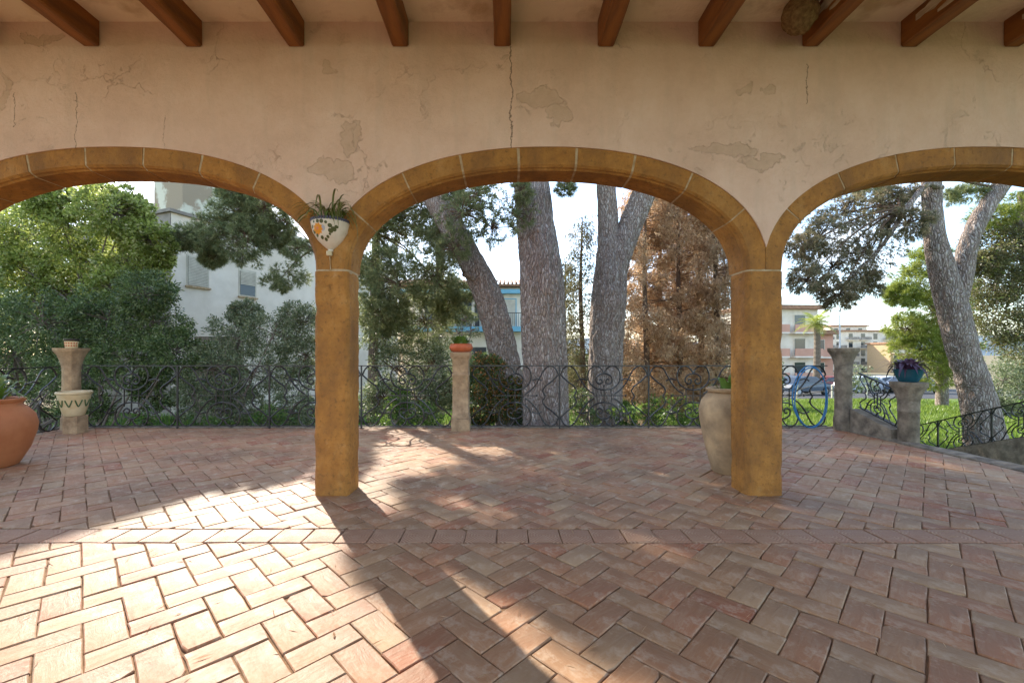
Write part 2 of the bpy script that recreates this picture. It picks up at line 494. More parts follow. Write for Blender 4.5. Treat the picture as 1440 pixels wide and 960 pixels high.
# foliage
M['l_bright'] = leafmat('bright_leaves', [(0, (0.09, 0.12, 0.03)), (0.45, (0.29, 0.37, 0.09)), (0.8, (0.48, 0.53, 0.19)), (1, (0.66, 0.67, 0.38))], 0.6, tint=.3)
M['l_dark'] = leafmat('dark_leaves', [(0, (0.035, 0.065, 0.025)), (0.5, (0.105, 0.165, 0.052)), (0.85, (0.21, 0.28, 0.11)), (1, (0.38, 0.43, 0.24))], 0.42)
M['l_olive'] = leafmat('olive_leaves', [(0, (0.09, 0.125, 0.07)), (0.5, (0.20, 0.25, 0.13)), (0.85, (0.34, 0.38, 0.23)), (1, (0.50, 0.52, 0.38))], 0.42)
M['l_pine'] = leafmat('pine_needles', [(0, (0.12, 0.155, 0.075)), (0.55, (0.26, 0.30, 0.14)), (1, (0.44, 0.45, 0.23))], 0.55, tint=.12)
M['l_pinelit'] = leafmat('sunlit_pine_needles', [(0, (0.13, 0.17, 0.03)), (0.6, (0.27, 0.32, 0.06)), (1, (0.42, 0.45, 0.13))], 0.5, tint=.3)  # sunlit yellow green of the needles is put into the colour
M['l_pinedry'] = leafmat('dry_pine_twigs', [(0, (0.13, 0.13, 0.07)), (0.5, (0.28, 0.26, 0.14)), (0.8, (0.42, 0.32, 0.19)), (1, (0.52, 0.41, 0.27))], 0.55, tint=0)
M['l_dead'] = leafmat('dead_conifer_sprays', [(0, (0.34, 0.21, 0.12)), (0.45, (0.64, 0.45, 0.27)), (0.8, (0.74, 0.56, 0.36)), (1, (0.82, 0.68, 0.50))], 0.58, tint=0)
M['l_deadgrey'] = leafmat('withered_sprays', [(0, (0.083, 0.083, 0.045)), (0.5, (0.195, 0.173, 0.090)), (1, (0.330, 0.270, 0.150))], 0.40)
M['l_grass'] = leafmat('grass_blades', [(0, (0.084, 0.147, 0.021)), (0.6, (0.179, 0.273, 0.042)), (1, (0.315, 0.378, 0.095))], 0.50)
M['l_weed'] = leafmat('weed_leaves', [(0, (0.036, 0.090, 0.024)), (0.6, (0.096, 0.192, 0.036)), (1, (0.216, 0.312, 0.072))], 0.50)
M['l_ivy'] = leafmat('brown_creeper_leaves', [(0, (0.07, 0.075, 0.035)), (0.6, (0.17, 0.16, 0.07)), (0.85, (0.27, 0.21, 0.11)), (1, (0.26, 0.33, 0.08))], 0.4)  # brown leaf tones, picked at random per leaf
M['l_red'] = leafmat('russet_leaves', [(0, (0.045, 0.090, 0.030)), (0.6, (0.105, 0.150, 0.045)), (0.8, (0.360, 0.150, 0.045)), (1, (0.510, 0.225, 0.075))], 0.40)
M['strap'] = leafmat('strap_leaf', [(0, (0.08, 0.15, 0.02)), (1, (0.14, 0.22, 0.04))], 0.3)
M['stripe'] = leafmat('spider_leaf', [(0, (0.11, 0.13, 0.03)), (1, (0.17, 0.18, 0.06))], 0.3)
M['purple'] = leafmat('purple_leaf', [(0, (0.06, 0.025, 0.06)), (1, (0.12, 0.05, 0.11))], 0.15)


# ------------------------------------------------------------------ ground, hills, road
GY = [-60, 14, 32, 55, 150, 400, 3000]
GZ = [-1.0, -1.0, -2.0, -3.3, -5.7, -9.0, -9.0]


def gz(x, y):
    return float(np.interp(y, GY, GZ))


def sheet(name, xs, ys, zf, mat, dz=0.0, kind='structure'):
    V = [(x, y, zf(x, y) + dz) for y in ys for x in xs]
    n = len(xs)
    Fq = [(j * n + i, j * n + i + 1, (j + 1) * n + i + 1, (j + 1) * n + i) for j in range(len(ys) - 1) for i in range(n - 1)]
    o = link(name, np_mesh(name, V, Fq, True), mat)
    return tag(o, kind=kind)


def bumpy(x, y):
    return gz(x, y) + (0.10 * noise.noise(Vector((x * 0.35, y * 0.35, 0))) if 8 < y < 26 else 0)


sheet('ground', [-900, -300, -100, -50] + [-30 + i for i in range(61)] + [40, 60, 100, 300, 900, 2500],
      [-60, -30, -10, 0] + [4 + i for i in range(28)] + [36, 42, 48, 55, 70, 100, 150, 250, 400, 1000, 3000], bumpy, M['ground'])
sheet('road', [9, 14, 20, 30, 45, 70, 110], [27.5, 29, 32, 36, 40, 44, 48], gz, M['asphalt'], 0.02)
xs = np.linspace(-800, 2600, 60)
hv = []
for yy, k in ((1300, 0.0), (1450, 0.6), (1650, 1.0), (2000, 0.8)):
    for x in xs:
        e = 62 + 45 * noise.noise(Vector((x / 420, 3.1, 0))) + 14 * noise.noise(Vector((x / 130, 7.7, yy / 300)))
        hv.append((x, yy, -12 + k * max(20, e)))
n_ = len(xs)
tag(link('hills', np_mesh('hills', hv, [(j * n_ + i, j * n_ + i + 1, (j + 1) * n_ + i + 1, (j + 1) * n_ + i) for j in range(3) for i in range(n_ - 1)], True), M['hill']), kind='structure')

# ------------------------------------------------------------------ terrace floor and its tiles
floor = MB()
floor.prism([(-7.35, -6), (6.6, -6), (6.6, 4.15), (5.42, 4.15), (5.42, 7.12), (-7.35, 7.12)], -1.12, -0.0085)
floor = tag(floor.build('terrace_floor', M['bed']), kind='structure')

TW = 0.1454


def clip(poly, axis, val, keep_less):
    out = []
    for i in range(len(poly)):
        a, b = poly[i], poly[(i + 1) % len(poly)]
        ia = (a[axis] <= val) == keep_less; ib = (b[axis] <= val) == keep_less
        if ia: out.append(a)
        if ia != ib:
            t = (val - a[axis]) / (b[axis] - a[axis])
            out.append((a[0] + t * (b[0] - a[0]), a[1] + t * (b[1] - a[1])))
    return out


def area(p):
    return 0.5 * abs(sum(p[i][0] * p[(i + 1) % len(p)][1] - p[(i + 1) % len(p)][0] * p[i][1] for i in range(len(p))))


def inset(poly, d):
    cx = sum(p[0] for p in poly) / len(poly); cy = sum(p[1] for p in poly) / len(poly)
    n = len(poly); out = []
    sgn = 1 if sum(poly[i][0] * poly[(i + 1) % n][1] - poly[(i + 1) % n][0] * poly[i][1] for i in range(n)) > 0 else -1
    for i in range(n):
        p0, p1, p2 = poly[i - 1], poly[i], poly[(i + 1) % n]
        e1 = Vector((p1[0] - p0[0], p1[1] - p0[1])); e2 = Vector((p2[0] - p1[0], p2[1] - p1[1]))
        if e1.length < 1e-6 or e2.length < 1e-6: out.append(p1); continue
        e1.normalize(); e2.normalize()
        n1 = Vector((-e1.y, e1.x)) * sgn; n2 = Vector((-e2.y, e2.x)) * sgn
        b = n1 + n2
        k = d / max(0.35, 1 + n1.dot(n2)) if True else d
        out.append((p1[0] + b.x * k, p1[1] + b.y * k))
    return out


def tile_geo(poly, ang, joint=0.0024, sub=True):
    """returns verts, faces, tuv for one worn tile"""
    p = inset(poly, joint + random.uniform(-0.001, 0.0015))
    if sub and random.random() < .22:      # a broken corner
        i = random.randrange(len(p)); a0, p1, b0 = p[i - 1], p[i], p[(i + 1) % len(p)]
        c1, c2 = random.uniform(.08, .22), random.uniform(.06, .16)
        p = p[:i] + [(p1[0] + (a0[0] - p1[0]) * c1, p1[1] + (a0[1] - p1[1]) * c1), (p1[0] + (b0[0] - p1[0]) * c2, p1[1] + (b0[1] - p1[1]) * c2)] + p[i + 1:]
    q = []
    for i in range(len(p)):
        a, b = p[i], p[(i + 1) % len(p)]
        q.append((a[0] + random.uniform(-.0035, .0035), a[1] + random.uniform(-.0035, .0035)))
        L = math.hypot(b[0] - a[0], b[1] - a[1])
        if sub and L > 0.1:
            t = random.uniform(.35, .65)
            q.append((a[0] + (b[0] - a[0]) * t + random.uniform(-.002, .002), a[1] + (b[1] - a[1]) * t + random.uniform(-.002, .002)))
    n = len(q)
    cx = sum(v[0] for v in q) / n; cy = sum(v[1] for v in q) / n
    tx, ty = [max(-.02, min(.02, random.gauss(0, .011))) for _ in (0, 1)]
    z0 = max(-.0025, min(.004, random.gauss(0, .002)))
    top = inset(q, 0.0045)
    zf = lambda x, y: z0 + (x - cx) * tx + (y - cy) * ty
    V = [(x, y, zf(x, y)) for x, y in top] + [(x, y, zf(x, y) - 0.0035) for x, y in q] + [(x, y, -0.03) for x, y in q]
    Fs = [tuple(range(n))]
    for i in range(n):
        j = (i + 1) % n
        Fs.append((i, n + i, n + j, j)); Fs.append((n + i, 2 * n + i, 2 * n + j, n + j))
    ca, sa = math.cos(ang), math.sin(ang)
    off = random.uniform(0, 50)
    T = [((x - cx) * ca + (y - cy) * sa, -(x - cx) * sa + (y - cy) * ca, off) for x, y, z in V]
    return V, Fs, T, (cx, cy)


def tile_mesh(name, geos, mat):
    V = []; Fs = []; T = []; Cc = []
    for v, f, t, col in geos:
        b = len(V); V += v; T += t; Cc += [col] * len(v)
        Fs += [tuple(i + b for i in ff) for ff in f]
    me = bpy.data.meshes.new(name)
    me.from_pydata(V, [], Fs)
    a = me.attributes.new('tuv', 'FLOAT_VECTOR', 'POINT'); a.data.foreach_set('vector', np.array(T, dtype=np.float32).ravel())
    a = me.attributes.new('tc', 'FLOAT_COLOR', 'POINT'); a.data.foreach_set('color', np.array(Cc, dtype=np.float32).ravel())
    me.materials.append(mat)
    # outward faces: top ngon must look up
    me.update()
    if me.polygons[0].normal.z < 0: me.flip_normals()
    return me


def in_frame(x, y):
    if y < 1.45: return False
    px = 710 + 600 * x / y
    return -40 < px < 1480


tiles = []
BAND0, BAND1 = 2.80, 3.025
c45 = math.sqrt(0.5)
for (ya, yb, shift) in ((-2.5, BAND0, 0.02), (BAND1, 7.03, 0.07)):
    rngc = range(-90, 91)
    for i in rngc:
        for j in rngc:
            k = (i - j) % 4
            if k == 0: rect = [(i, j), (i + 2, j), (i + 2, j + 1), (i, j + 1)]; ang = math.pi / 4
            elif k == 2: rect = [(i, j - 1), (i + 1, j - 1), (i + 1, j + 1), (i, j + 1)]; ang = 3 * math.pi / 4
            else: continue
            poly = [((a - b) * c45 * TW, (a + b) * c45 * TW + shift) for a, b in rect]
            cx = sum(p[0] for p in poly) / 4; cy = sum(p[1] for p in poly) / 4
            if not (ya - .3 < cy < yb + .3 and -7.5 < cx < 6.8): continue
            poly = clip(clip(poly, 1, yb, True), 1, ya, False)
            if len(poly) < 3: continue
            xr = 6.5 if cy < 4.0 else 5.40
            poly = clip(clip(poly, 0, xr, True), 0, -7.2, False) if poly else poly
            if len(poly) < 3 or area(poly) < 0.0035: continue
            tiles.append((cx, cy, poly, ang))
tiles.sort(key=lambda t: (0 if in_frame(t[0], t[1]) else 1, t[1] * t[1] + 0.12 * t[0] * t[0]))
rest = []
for idx, (cx, cy, poly, ang) in enumerate(tiles):
    v, f, t, c = tile_geo(poly, ang, sub=idx < 1500)
    big = 0.5 + 0.5 * noise.noise(Vector((cx * 0.6, cy * 0.6, 4)))
    r1 = min(1, max(0, random.betavariate(2.0, 2.0) * 0.85 + 0.3 * (big - 0.5) + 0.07))
    if random.random() < 0.06: r1 = random.uniform(0, .12)
    g = (v, f, t, (r1, random.random(), random.random(), 1))
    if idx < 296:
        vv = [(a - cx, b - cy, z) for a, b, z in v]
        o = link('tile', tile_mesh('tile', [(vv, f, t, g[3])], M['tile']), None, floor, loc=(cx, cy, 0))
    else:
        rest.append(g)
tag(link('paving_tiles', tile_mesh('paving_tiles', rest, M['tile']), None, floor), kind='stuff')
x = -7.15
while x < 6.4:
    w = 0.215 + random.uniform(-.003, .003)
    v, f, t, c = tile_geo([(x, BAND0 + .004), (x + w, BAND0 + .004), (x + w, BAND1 - .004), (x, BAND1 - .004)], 0, 0.003)
    vv = [(a - c[0], b - c[1], z) for a, b, z in v]
    link('border_tile', tile_mesh('border_tile', [(vv, f, t, (random.random(), 0, 0, 1))], M['band']), None, floor, loc=(c[0], c[1], 0))
    x += w
# grey coping along the right edge and under the rear railing
for nm, (x0, x1, y0, y1) in {'side_coping': (5.425, 5.70, 4.17, 7.12)}.items():
    cp = MB()
    ys_ = [y0 + (y1 - y0) * k / 14 for k in range(15)]
    pr = [(x0, -.10), (x0 + .012, .012), (x0 + .12, .022), (x1 - .02, .008), (x1, -.03), (x1, -1.1)]
    vs = []
    for y in ys_:
        for (xx, zz) in pr: vs.append((xx + random.uniform(-.006, .006), y, zz + random.uniform(-.006, .006)))
    k = len(pr)
    cp.add(vs, [(i * k + j, i * k + j + 1, (i + 1) * k + j + 1, (i + 1) * k + j) for i in range(14) for j in range(k - 1)] + [tuple(range(k)), tuple(14 * k + j for j in range(k - 1, -1, -1))])
    cp.build('coping', M['grey_stone'], floor)
MB().box(-7.35, 5.42, 7.04, 7.13, -0.05, 0.012).build('coping', M['grey_stone'], floor)

# ------------------------------------------------------------------ arcade: plaster wall, pillars, voussoirs
YF, YB = 3.713, 4.005
ZS, AR, BR, RW, NE = 1.962, 1.7325, 0.888, 0.186, 2.2
CX = [-3.3975, 0.3715, 4.1645]
PIL = [(-5.43, -5.13), (-1.665, -1.361), (2.104, 2.432), (5.897, 6.2)]
MID = [(a + b) / 2 for a, b in PIL]
arc = empty('arcade', (0, YF, 0), 'pink plastered porch wall with three ochre stone arches on square pillars', 'arcade')


def off_pt(t, o, c):
    """point on the arch at parameter angle t, offset o outward"""
    x = AR * math.copysign(abs(math.cos(t)) ** (2 / NE), math.cos(t)); z = BR * abs(math.sin(t)) ** (2 / NE)
    nx = (abs(x) / AR) ** (NE - 1) / AR * math.copysign(1, x) if abs(x) > 1e-9 else 0
    nz = (max(z, 0) / BR) ** (NE - 1) / BR
    l = math.hypot(nx, nz) or 1
    return c + x + o * nx / l, ZS + z + o * nz / l


def z_out(X):
    best = ZS - 0.3
    for c in CX:
        u = abs(X - c) / (AR + RW)
        if u < 1: best = max(best, ZS + (BR + RW) * (1 - u ** NE) ** (1 / NE))
    return best


def P0(p): return (p[0], p[1] - YF, p[2])


wall = MB()
Xs = sorted(set([-7.3 + i * 0.04 for i in range(343)] + MID))
vs = []
for X in Xs:
    zb = max(z_out(X), 2.0) - 0.004 if -5.3 < X < 6.05 else 1.9
    for (yy, zz) in ((YF - .012, zb), (YF - .012, 4.5), (YB + .012, 4.5), (YB + .012, zb)):
        vs.append((X, yy - YF, zz))
nX = len(Xs)
fs = []
for i in range(nX - 1):
    for j in range(4):
        a, b = i * 4 + j, i * 4 + (j + 1) % 4
        fs.append((b, a, a + 4, b + 4))
wall.add(vs, fs)
wall.build('plaster_wall', M['plaster'], arc)

# equal-length arch joints
ts = np.linspace(0, math.pi, 721)
pts = np.array([off_pt(t, 0.06, 0) for t in ts])
cum = np.concatenate([[0], np.cumsum(np.hypot(*np.diff(pts, axis=0).T))])
NV = 9
joints = [float(np.interp(cum[-1] * k / NV, cum, ts)) for k in range(NV + 1)]
for ai, c in enumerate(CX):
    lo, hi = MID[ai] + 0.0015, MID[ai + 1] - 0.0015
    prof = [(0.0, YB), (0.0, YF + .05), (0.012, YF + .034), (0.016, YF + .018), (0.034, YF + 0.0), (RW + .012, YF + 0.0), (RW + .012, YB)]
    for kind_ in ('voussoir', 'mortar_ring'):
        segs = list(zip(joints[:-1], joints[1:])) if kind_ == 'voussoir' else [(0.002, math.pi - 0.002)]
        for (ta, tb) in segs:
            mb = MB(); vs = []
            ns = 7 if kind_ == 'voussoir' else 60
            g = random.uniform(.0042, .0075) if kind_ == 'voussoir' else 0
            dj = random.uniform(-.006, .0005)
            for s_ in range(ns):
                t = (ta + g) + (tb - ta - 2 * g) * s_ / (ns - 1)
                for (o_, yy) in prof:
                    sh = 0.0025 if kind_ != 'voussoir' else 0
                    oo = o_ + (sh if o_ < RW else -0.002)
                    if kind_ == 'voussoir' and o_ < RW: oo += dj * 0.5
                    xx, zz = off_pt(t, oo, c)
                    if kind_ == 'voussoir' and 0 < s_ < ns - 1: xx += random.uniform(-.0012, .0012); zz += random.uniform(-.0015, .0005)
                    y2 = yy + (sh if yy < YF + .06 else -sh) + (dj * .6 if kind_ == 'voussoir' and yy < YF + .06 else 0)
                    vs.append((min(max(xx, lo), hi), y2 - YF, max(zz, ZS + .003)))
            k = len(prof)
            fs = [(i * k + j, i * k + (j + 1) % k, (i + 1) * k + (j + 1) % k, (i + 1) * k + j) for i in range(ns - 1) for j in range(k)]
            fs += [tuple(range(k - 1, -1, -1)), tuple((ns - 1) * k + j for j in range(k))]
            mb.add(vs, fs)
            mb.build(kind_, M['ochre'] if kind_ == 'voussoir' else M['mortar'], arc)


def rough_column(x0, x1, y0, y1, z0, z1, c, amp=.006, nz=70):
    """chamfered stone shaft with a slightly uneven face"""
    base = []
    crn = [(x0, y0), (x1, y0), (x1, y1), (x0, y1)]
    for i, (x, y) in enumerate(crn):
        px, py = crn[i - 1]; nx, ny = crn[(i + 1) % 4]
        d1 = Vector((px - x, py - y)).normalized() * c; d2 = Vector((nx - x, ny - y)).normalized() * c
        base += [(x + d1.x, y + d1.y), (x + (d1.x + d2.x) * .38, y + (d1.y + d2.y) * .38), (x + d2.x, y + d2.y)]
        for t in (.33, .66):
            base.append((x + d2.x + (nx - x - 2 * d2.x) * t, y + d2.y + (ny - y - 2 * d2.y) * t))
    mb = MB(); n = len(base); vs = []
    for k in range(nz):
        z = z0 + (z1 - z0) * k / (nz - 1)
        for x, y in base:
            e = amp * noise.noise(Vector((x * 9, y * 9, z * 7))) + amp * .6 * noise.noise(Vector((x * 30, y * 30, z * 22)))
            dx = min(abs(x - x0), abs(x - x1)); dy = min(abs(y - y0), abs(y - y1))
            if dx < c * 1.05 and dy < c * 1.05:     # worn and chipped corners
                k_ = .016 * max(0, noise.noise(Vector((x * 3, y * 3, z * 6.5))) - .12)
                x += math.copysign(k_, (x0 + x1) / 2 - x); y += math.copysign(k_, (y0 + y1) / 2 - y)
            vs.append((x + e, y + e, z))
    fs = [(k * n + i, k * n + (i + 1) % n, (k + 1) * n + (i + 1) % n, (k + 1) * n + i) for k in range(nz - 1) for i in range(n)]
    fs += [tuple(range(n - 1, -1, -1)), tuple((nz - 1) * n + i for i in range(n))]
    return mb.add(vs, fs)


for (a, b) in PIL:
    rough_column(a, b, 0, YB - YF, -.03, ZS - .008, .032).build('pillar', M['ochre'], arc)
    MB().cbox(a + .003, b - .003, .003, YB - YF - .003, ZS - .02, ZS + .004, .036).build('mortar_joint', M['mortar'], arc)

# ------------------------------------------------------------------ porch ceiling with beams
ceil = MB().box(-7.3, 6.6, -0.8, YF + .25, 4.112, 4.3)
ceil = tag(ceil.build('ceiling', M['ceil']), kind='structure')
ZC = 4.112
for k, pxc in enumerate([-14, 129.5, 273, 417, 563, 706.5, 852, 993, 1139, 1278, 1422, 1566]):
    X = (pxc - 710) * 3.70 / 600
    mb = MB(); w = .071; zb = 3.893
    ys_ = [-.75 + (YF - .02 + .75) * i / 24 for i in range(25)]
    vs = []
    for y in ys_:
        e = [random.uniform(-.003, .003) for _ in range(4)]
        vs += [(-w + e[0], y, ZC + .01), (-w + e[0], y, zb + .012), (-w + .012, y, zb + e[1]), (w - .012, y, zb + e[1]), (w + e[2], y, zb + .012), (w + e[2], y, ZC + .01)]
    fs = [(i * 6 + j, i * 6 + j + 1, (i + 1) * 6 + j + 1, (i + 1) * 6 + j) for i in range(24) for j in range(5)] + [(5, 4, 3, 2, 1, 0), tuple(24 * 6 + j for j in range(6))]
    mb.add(vs, fs)
    bo = mb.build('beam', M['beam'], ceil, loc=(X, 0, 0))
    if pxc in (1139, 1278, 1422):       # flaked paint, bare wood showing on the right face / underside
        for (s0, s1, z0, z1) in ((3.25, 3.56, .10, .185), (2.9, 3.38, .03, .10)):
            f = MB(); n = 9; top = []; bot = []
            for i in range(n):
                y = s0 + (s1 - s0) * i / (n - 1)
                top.append((-w - .0045, y, zb + z1 - abs(i - 4) * .006 + random.uniform(-.008, .008)))
                bot.append((-w - .0045, y, zb + z0 + abs(i - 4) * .006 + random.uniform(-.008, .008)))
            f.add(top + bot, [(i, i + 1, n + i + 1, n + i) for i in range(n - 1)])
            f.build('bare_patch', M['flake'], bo)
# mud nest against the beam
nm = MB(); nv = []
nr, ns_ = 14, 22
for i in range(nr):
    t = i / (nr - 1)
    r = 0.125 * math.sin(math.pi * min(.97, .08 + .80 * t)) ** .8 + .012
    for k in range(ns_):
        a = 2 * math.pi * k / ns_
        d = Vector((math.cos(a) * r, math.sin(a) * r * .9, -.25 + .27 * t))
        d *= 1 + .10 * noise.noise(d * 22) + .05 * noise.noise(d * 60)
        nv.append(d)
nm.add(nv, [(i * ns_ + k, i * ns_ + (k + 1) % ns_, (i + 1) * ns_ + (k + 1) % ns_, (i + 1) * ns_ + k) for i in range(nr - 1) for k in range(ns_)] + [tuple(range(ns_ - 1, -1, -1)), tuple((nr - 1) * ns_ + k for k in range(ns_))])
nest = nm.build('mud_nest', M['nest'], None, True, loc=(2.40, 3.47, 4.10))
tag(nest, 'lumpy brown mud bird nest stuck beside a ceiling beam', 'nest')
hole = MB().lathe([(.026, 0), (.026, .03)], 12)
hole.build('entrance_hole', M['soil'], nest, loc=(0.01, -.112, -.05), rot=(R(75), 0, 0))


# ------------------------------------------------------------------ stone pedestals
def pedestal(name, loc, prof, label, mat, sq=.35, base=None):
    e = empty(name, loc, label, 'pedestal', 'stone terrace pedestals')
    bs = 1.0 if sq > .5 else .9
    if base: bs = bs * (.84 if sq < .5 else 1); MB().lathe([(.150 * bs, -.03), (.150 * bs, base - .01), (.14 * bs, base + .005)], 32, sq=sq).build('base', mat, e)
    if sq < .5: prof = [(r * .84, z) for r, z in prof]
    p = list(prof)
    n = 32
    cut = [i for i, (r, z) in enumerate(p) if z <= prof[-1][1] - .22]
    sh = p[:cut[-1] + 1]; cp_ = p[cut[-1]:]
    MB().lathe([(r * 1.0, z) for r, z in sh], n, sq=sq).build('shaft', mat, e, True)
    MB().lathe([(r, z + .001) for r, z in cp_], n, sq=sq).build('capital', mat, e, True)
    return e


pl = [(.118, .20), (.122, .23), (.116, .30), (.114, .62), (.120, .64), (.116, .92), (.120, 1.0), (.14, 1.10), (.175, 1.20), (.215, 1.26), (.228, 1.275), (.230, 1.315)]
pedestal('pedestal', (-7.04, 6.93, 0), pl, 'stone pedestal with wide flared top carrying a tiny decorated pot', M['sand'], base=.20)
pm = [(.142, .20), (.142, .24), (.13, .26), (.128, .86), (.136, .87), (.136, .90), (.128, .92), (.130, 1.13), (.15, 1.16), (.162, 1.18), (.162, 1.245), (.145, 1.25)]
pedestal('pedestal', (-.705, 6.88, 0), pm, 'slim stone pedestal with square cap under red bowl planter', M['sand'], sq=.9, base=.19)
pa = [(.138, .0), (.138, .20), (.122, .24), (.120, .85), (.127, .87), (.122, 1.0), (.135, 1.09), (.165, 1.18), (.205, 1.25), (.215, 1.26), (.218, 1.315)]
pedestal('pedestal', (5.44, 6.86, 0), pa, 'tall bare stone pedestal with empty flat top at the terrace corner', M['grey_stone'])
pb = [(.120, -.95), (.120, .42), (.128, .43), (.122, .47), (.126, .58), (.155, .69), (.20, .765), (.208, .775), (.212, .835)]
pedestal('pedestal', (5.60, 5.92, 0), pb, 'short stone pedestal beside the sloping rail carrying a teal bowl', M['grey_stone'])


# ------------------------------------------------------------------ wrought-iron railings
def curve_mesh(name, pts2, r=.013, n=5, sub=5):
    mb = MB()
    mb.tube([(p[0], 0, p[1]) for p in spline(pts2, sub)], r, n)
    return mb.mesh(name, True)


HEART = [(0, .87), (.05, .955), (.14, .995), (.235, .95), (.275, .83), (.24, .71), (.13, .625), (0, .60)]
SPIR = [(0, .87), (.06, .86), (.125, .81), (.13, .735), (.075, .70), (.03, .735), (.055, .78), (.085, .765)]
LOOP = [(.01, .86), (.055, .95), (.14, .995), (.24, .945), (.31, .83), (.38, .71), (.48, .60), (.575, .535)]
BULGE = [(.005, .85), (.12, .745), (.235, .66), (.275, .58), (.235, .50), (.275, .42), (.235, .34), (.12, .255), (.005, .15)]
ARCL = [(.30, .755), (.38, .785), (.47, .76)]
mir = lambda P_: [(-a, b) for a, b in P_]
flip = lambda P_: [(a, 1 - b) for a, b in P_]
SC = {}
for nm_, P_ in (('scroll_heart', HEART), ('scroll_spiral', SPIR), ('scroll_loop', LOOP), ('scroll_bulge', BULGE), ('scroll_link', ARCL)):
    for sx_ in (1, -1):
        for fz in (0, 1):
            q = P_ if sx_ > 0 else mir(P_)
            if fz: q = flip(q)
            SC[(nm_, sx_, fz)] = curve_mesh(nm_, q)
for me in SC.values(): me.materials.append(M['iron'])
BARS = {}
mb = MB().box(-.36, .36, -.006, .006, .503, .517)
mb.lathe([(.003, -.018), (.015, -.009), (.017, 0), (.015, .009), (.003, .018)], 8, (-.37, 0, .51)); mb.lathe([(.003, -.018), (.015, -.009), (.017, 0), (.015, .009), (.003, .018)], 8, (.37, 0, .51))
BARS['cross_bar'] = mb.mesh('cross_bar')
mb = MB().box(-.006, .006, -.0075, .0075, .25, .66); mb.lathe([(.003, -.02), (.014, -.01), (.016, 0), (.014, .01), (.003, .02)], 8, (0, 0, .67))
BARS['middle_bar'] = mb.mesh('middle_bar')
BARS['short_bar'] = MB().box(-.006, .006, -.0065, .0065, .33, .62).mesh('short_bar')
BARS['post'] = MB().box(-.011, .011, -.011, .011, -.03, 1.0).mesh('post')
BARS['collar'] = MB().box(-.016, .016, -.016, .016, -.02, .02).mesh('collar')
for me in BARS.values(): me.materials.append(M['iron'])


def railing(name, A, B, nunit, label, hgt=1.017, posts=(True, True), zl=0.02):
    """A, B: foot points of the run; unit pattern is sheared along the slope"""
    A = Vector(A); B = Vector(B)
    d = B - A; L = math.hypot(d.x, d.y); ang = math.atan2(d.y, d.x); slope = d.z / L
    e = empty(name, A, label, 'railing', 'wrought iron railings', ang)
    if abs(slope) < 1e-4:
        def put(nm, me, u, sx=1, sz=1, zo=0.0):
            link(nm, me, None, e, loc=(u, 0, zo), scale=(sx, 1, sz))
    else:
        cache = {}

        def put(nm, me, u, sx=1, sz=1, zo=0.0):
            m2 = me.copy()
            for v in m2.vertices:
                v.co = (v.co.x * sx, v.co.y, v.co.z * sz + slope * (u + v.co.x * sx))
            link(nm, m2, None, e, loc=(u, 0, zo))
    hz = hgt - zl
    for nm, z, t, w in (('top_rail', hgt, .008, .017), ('bottom_rail', zl + .012, .007, .012)):
        rb = MB()
        n = 1 if abs(slope) < 1e-4 else 8
        vs = []
        for i in range(n + 1):
            u = L * i / n
            for (yy, zz) in ((-w, -t), (w, -t), (w, t), (-w, t)): vs.append((u, yy, z + zz + slope * u))
        rb.add(vs, [(i * 4 + j, i * 4 + (j + 1) % 4, (i + 1) * 4 + (j + 1) % 4, (i + 1) * 4 + j) for i in range(n) for j in range(4)] + [(3, 2, 1, 0), tuple(n * 4 + j for j in range(4))])
        rb.build(nm, M['iron'], e)
    pitch = L / nunit; k = pitch / 1.52
    for i in range(nunit + 1):
        u = i * pitch
        if (i > 0 or posts[0]) and (i < nunit or posts[1]):
            put('post', BARS['post'], u, 1, hgt)
        for side in (1, -1):
            if (i == nunit and side == 1) or (i == 0 and side == -1): continue
            for fz in (0, 1):
                put('scroll', SC[('scroll_loop', side, fz)], u + side * .012, k, hz, zl)
                put('scroll', SC[('scroll_link', side, fz)], u, k, hz, zl)
            put('scroll', SC[('scroll_bulge', side, 0)], u + side * .012, k, hz, zl)
        if 0 < i < nunit:
            for z in (.86, .14): put('collar', BARS['collar'], u, 1, 1, z * hz + zl)
        if i < nunit:
            c = u + pitch / 2
            for side in (1, -1):
                for fz in (0, 1):
                    put('scroll', SC[('scroll_heart', side, fz)], c, k, hz, zl)
                    put('scroll', SC[('scroll_spiral', side, fz)], c, k, hz, zl)
                put('bar', BARS['short_bar'], c + side * .12 * k, 1, hz, zl)
            put('bar', BARS['middle_bar'], c, 1, hz, zl)
            put('bar', BARS['cross_bar'], c, k, hz, zl)
    return e


railing('railing', (-6.88, 7.0, 0.01), (-.845, 7.0, 0.01), 4, 'black scrolled iron railing between the wide left pedestal and the slim pedestal', posts=(False, False))
railing('railing', (-.565, 7.0, 0.01), (5.28, 7.0, 0.01), 4, 'black scrolled iron railing with blue hose, between slim pedestal and corner pedestal', posts=(False, False))
railing('railing', (-7.08, 3.95, 0.0), (-7.08, 6.76, 0.0), 2, 'black scrolled iron railing along the terrace side behind the big terracotta jar', posts=(True, False))
railing('railing', (5.56, 6.70, .36), (5.60, 6.08, .15), 1, 'short sloping scrolled iron railing on the stub wall between two stone pedestals', .56, (False, False))
railing('railing', (8.5, 9.3, -1.07), (8.5, 5.6, .37), 4, 'sloping scrolled iron railing of the garden steps on its own low wall', .61)
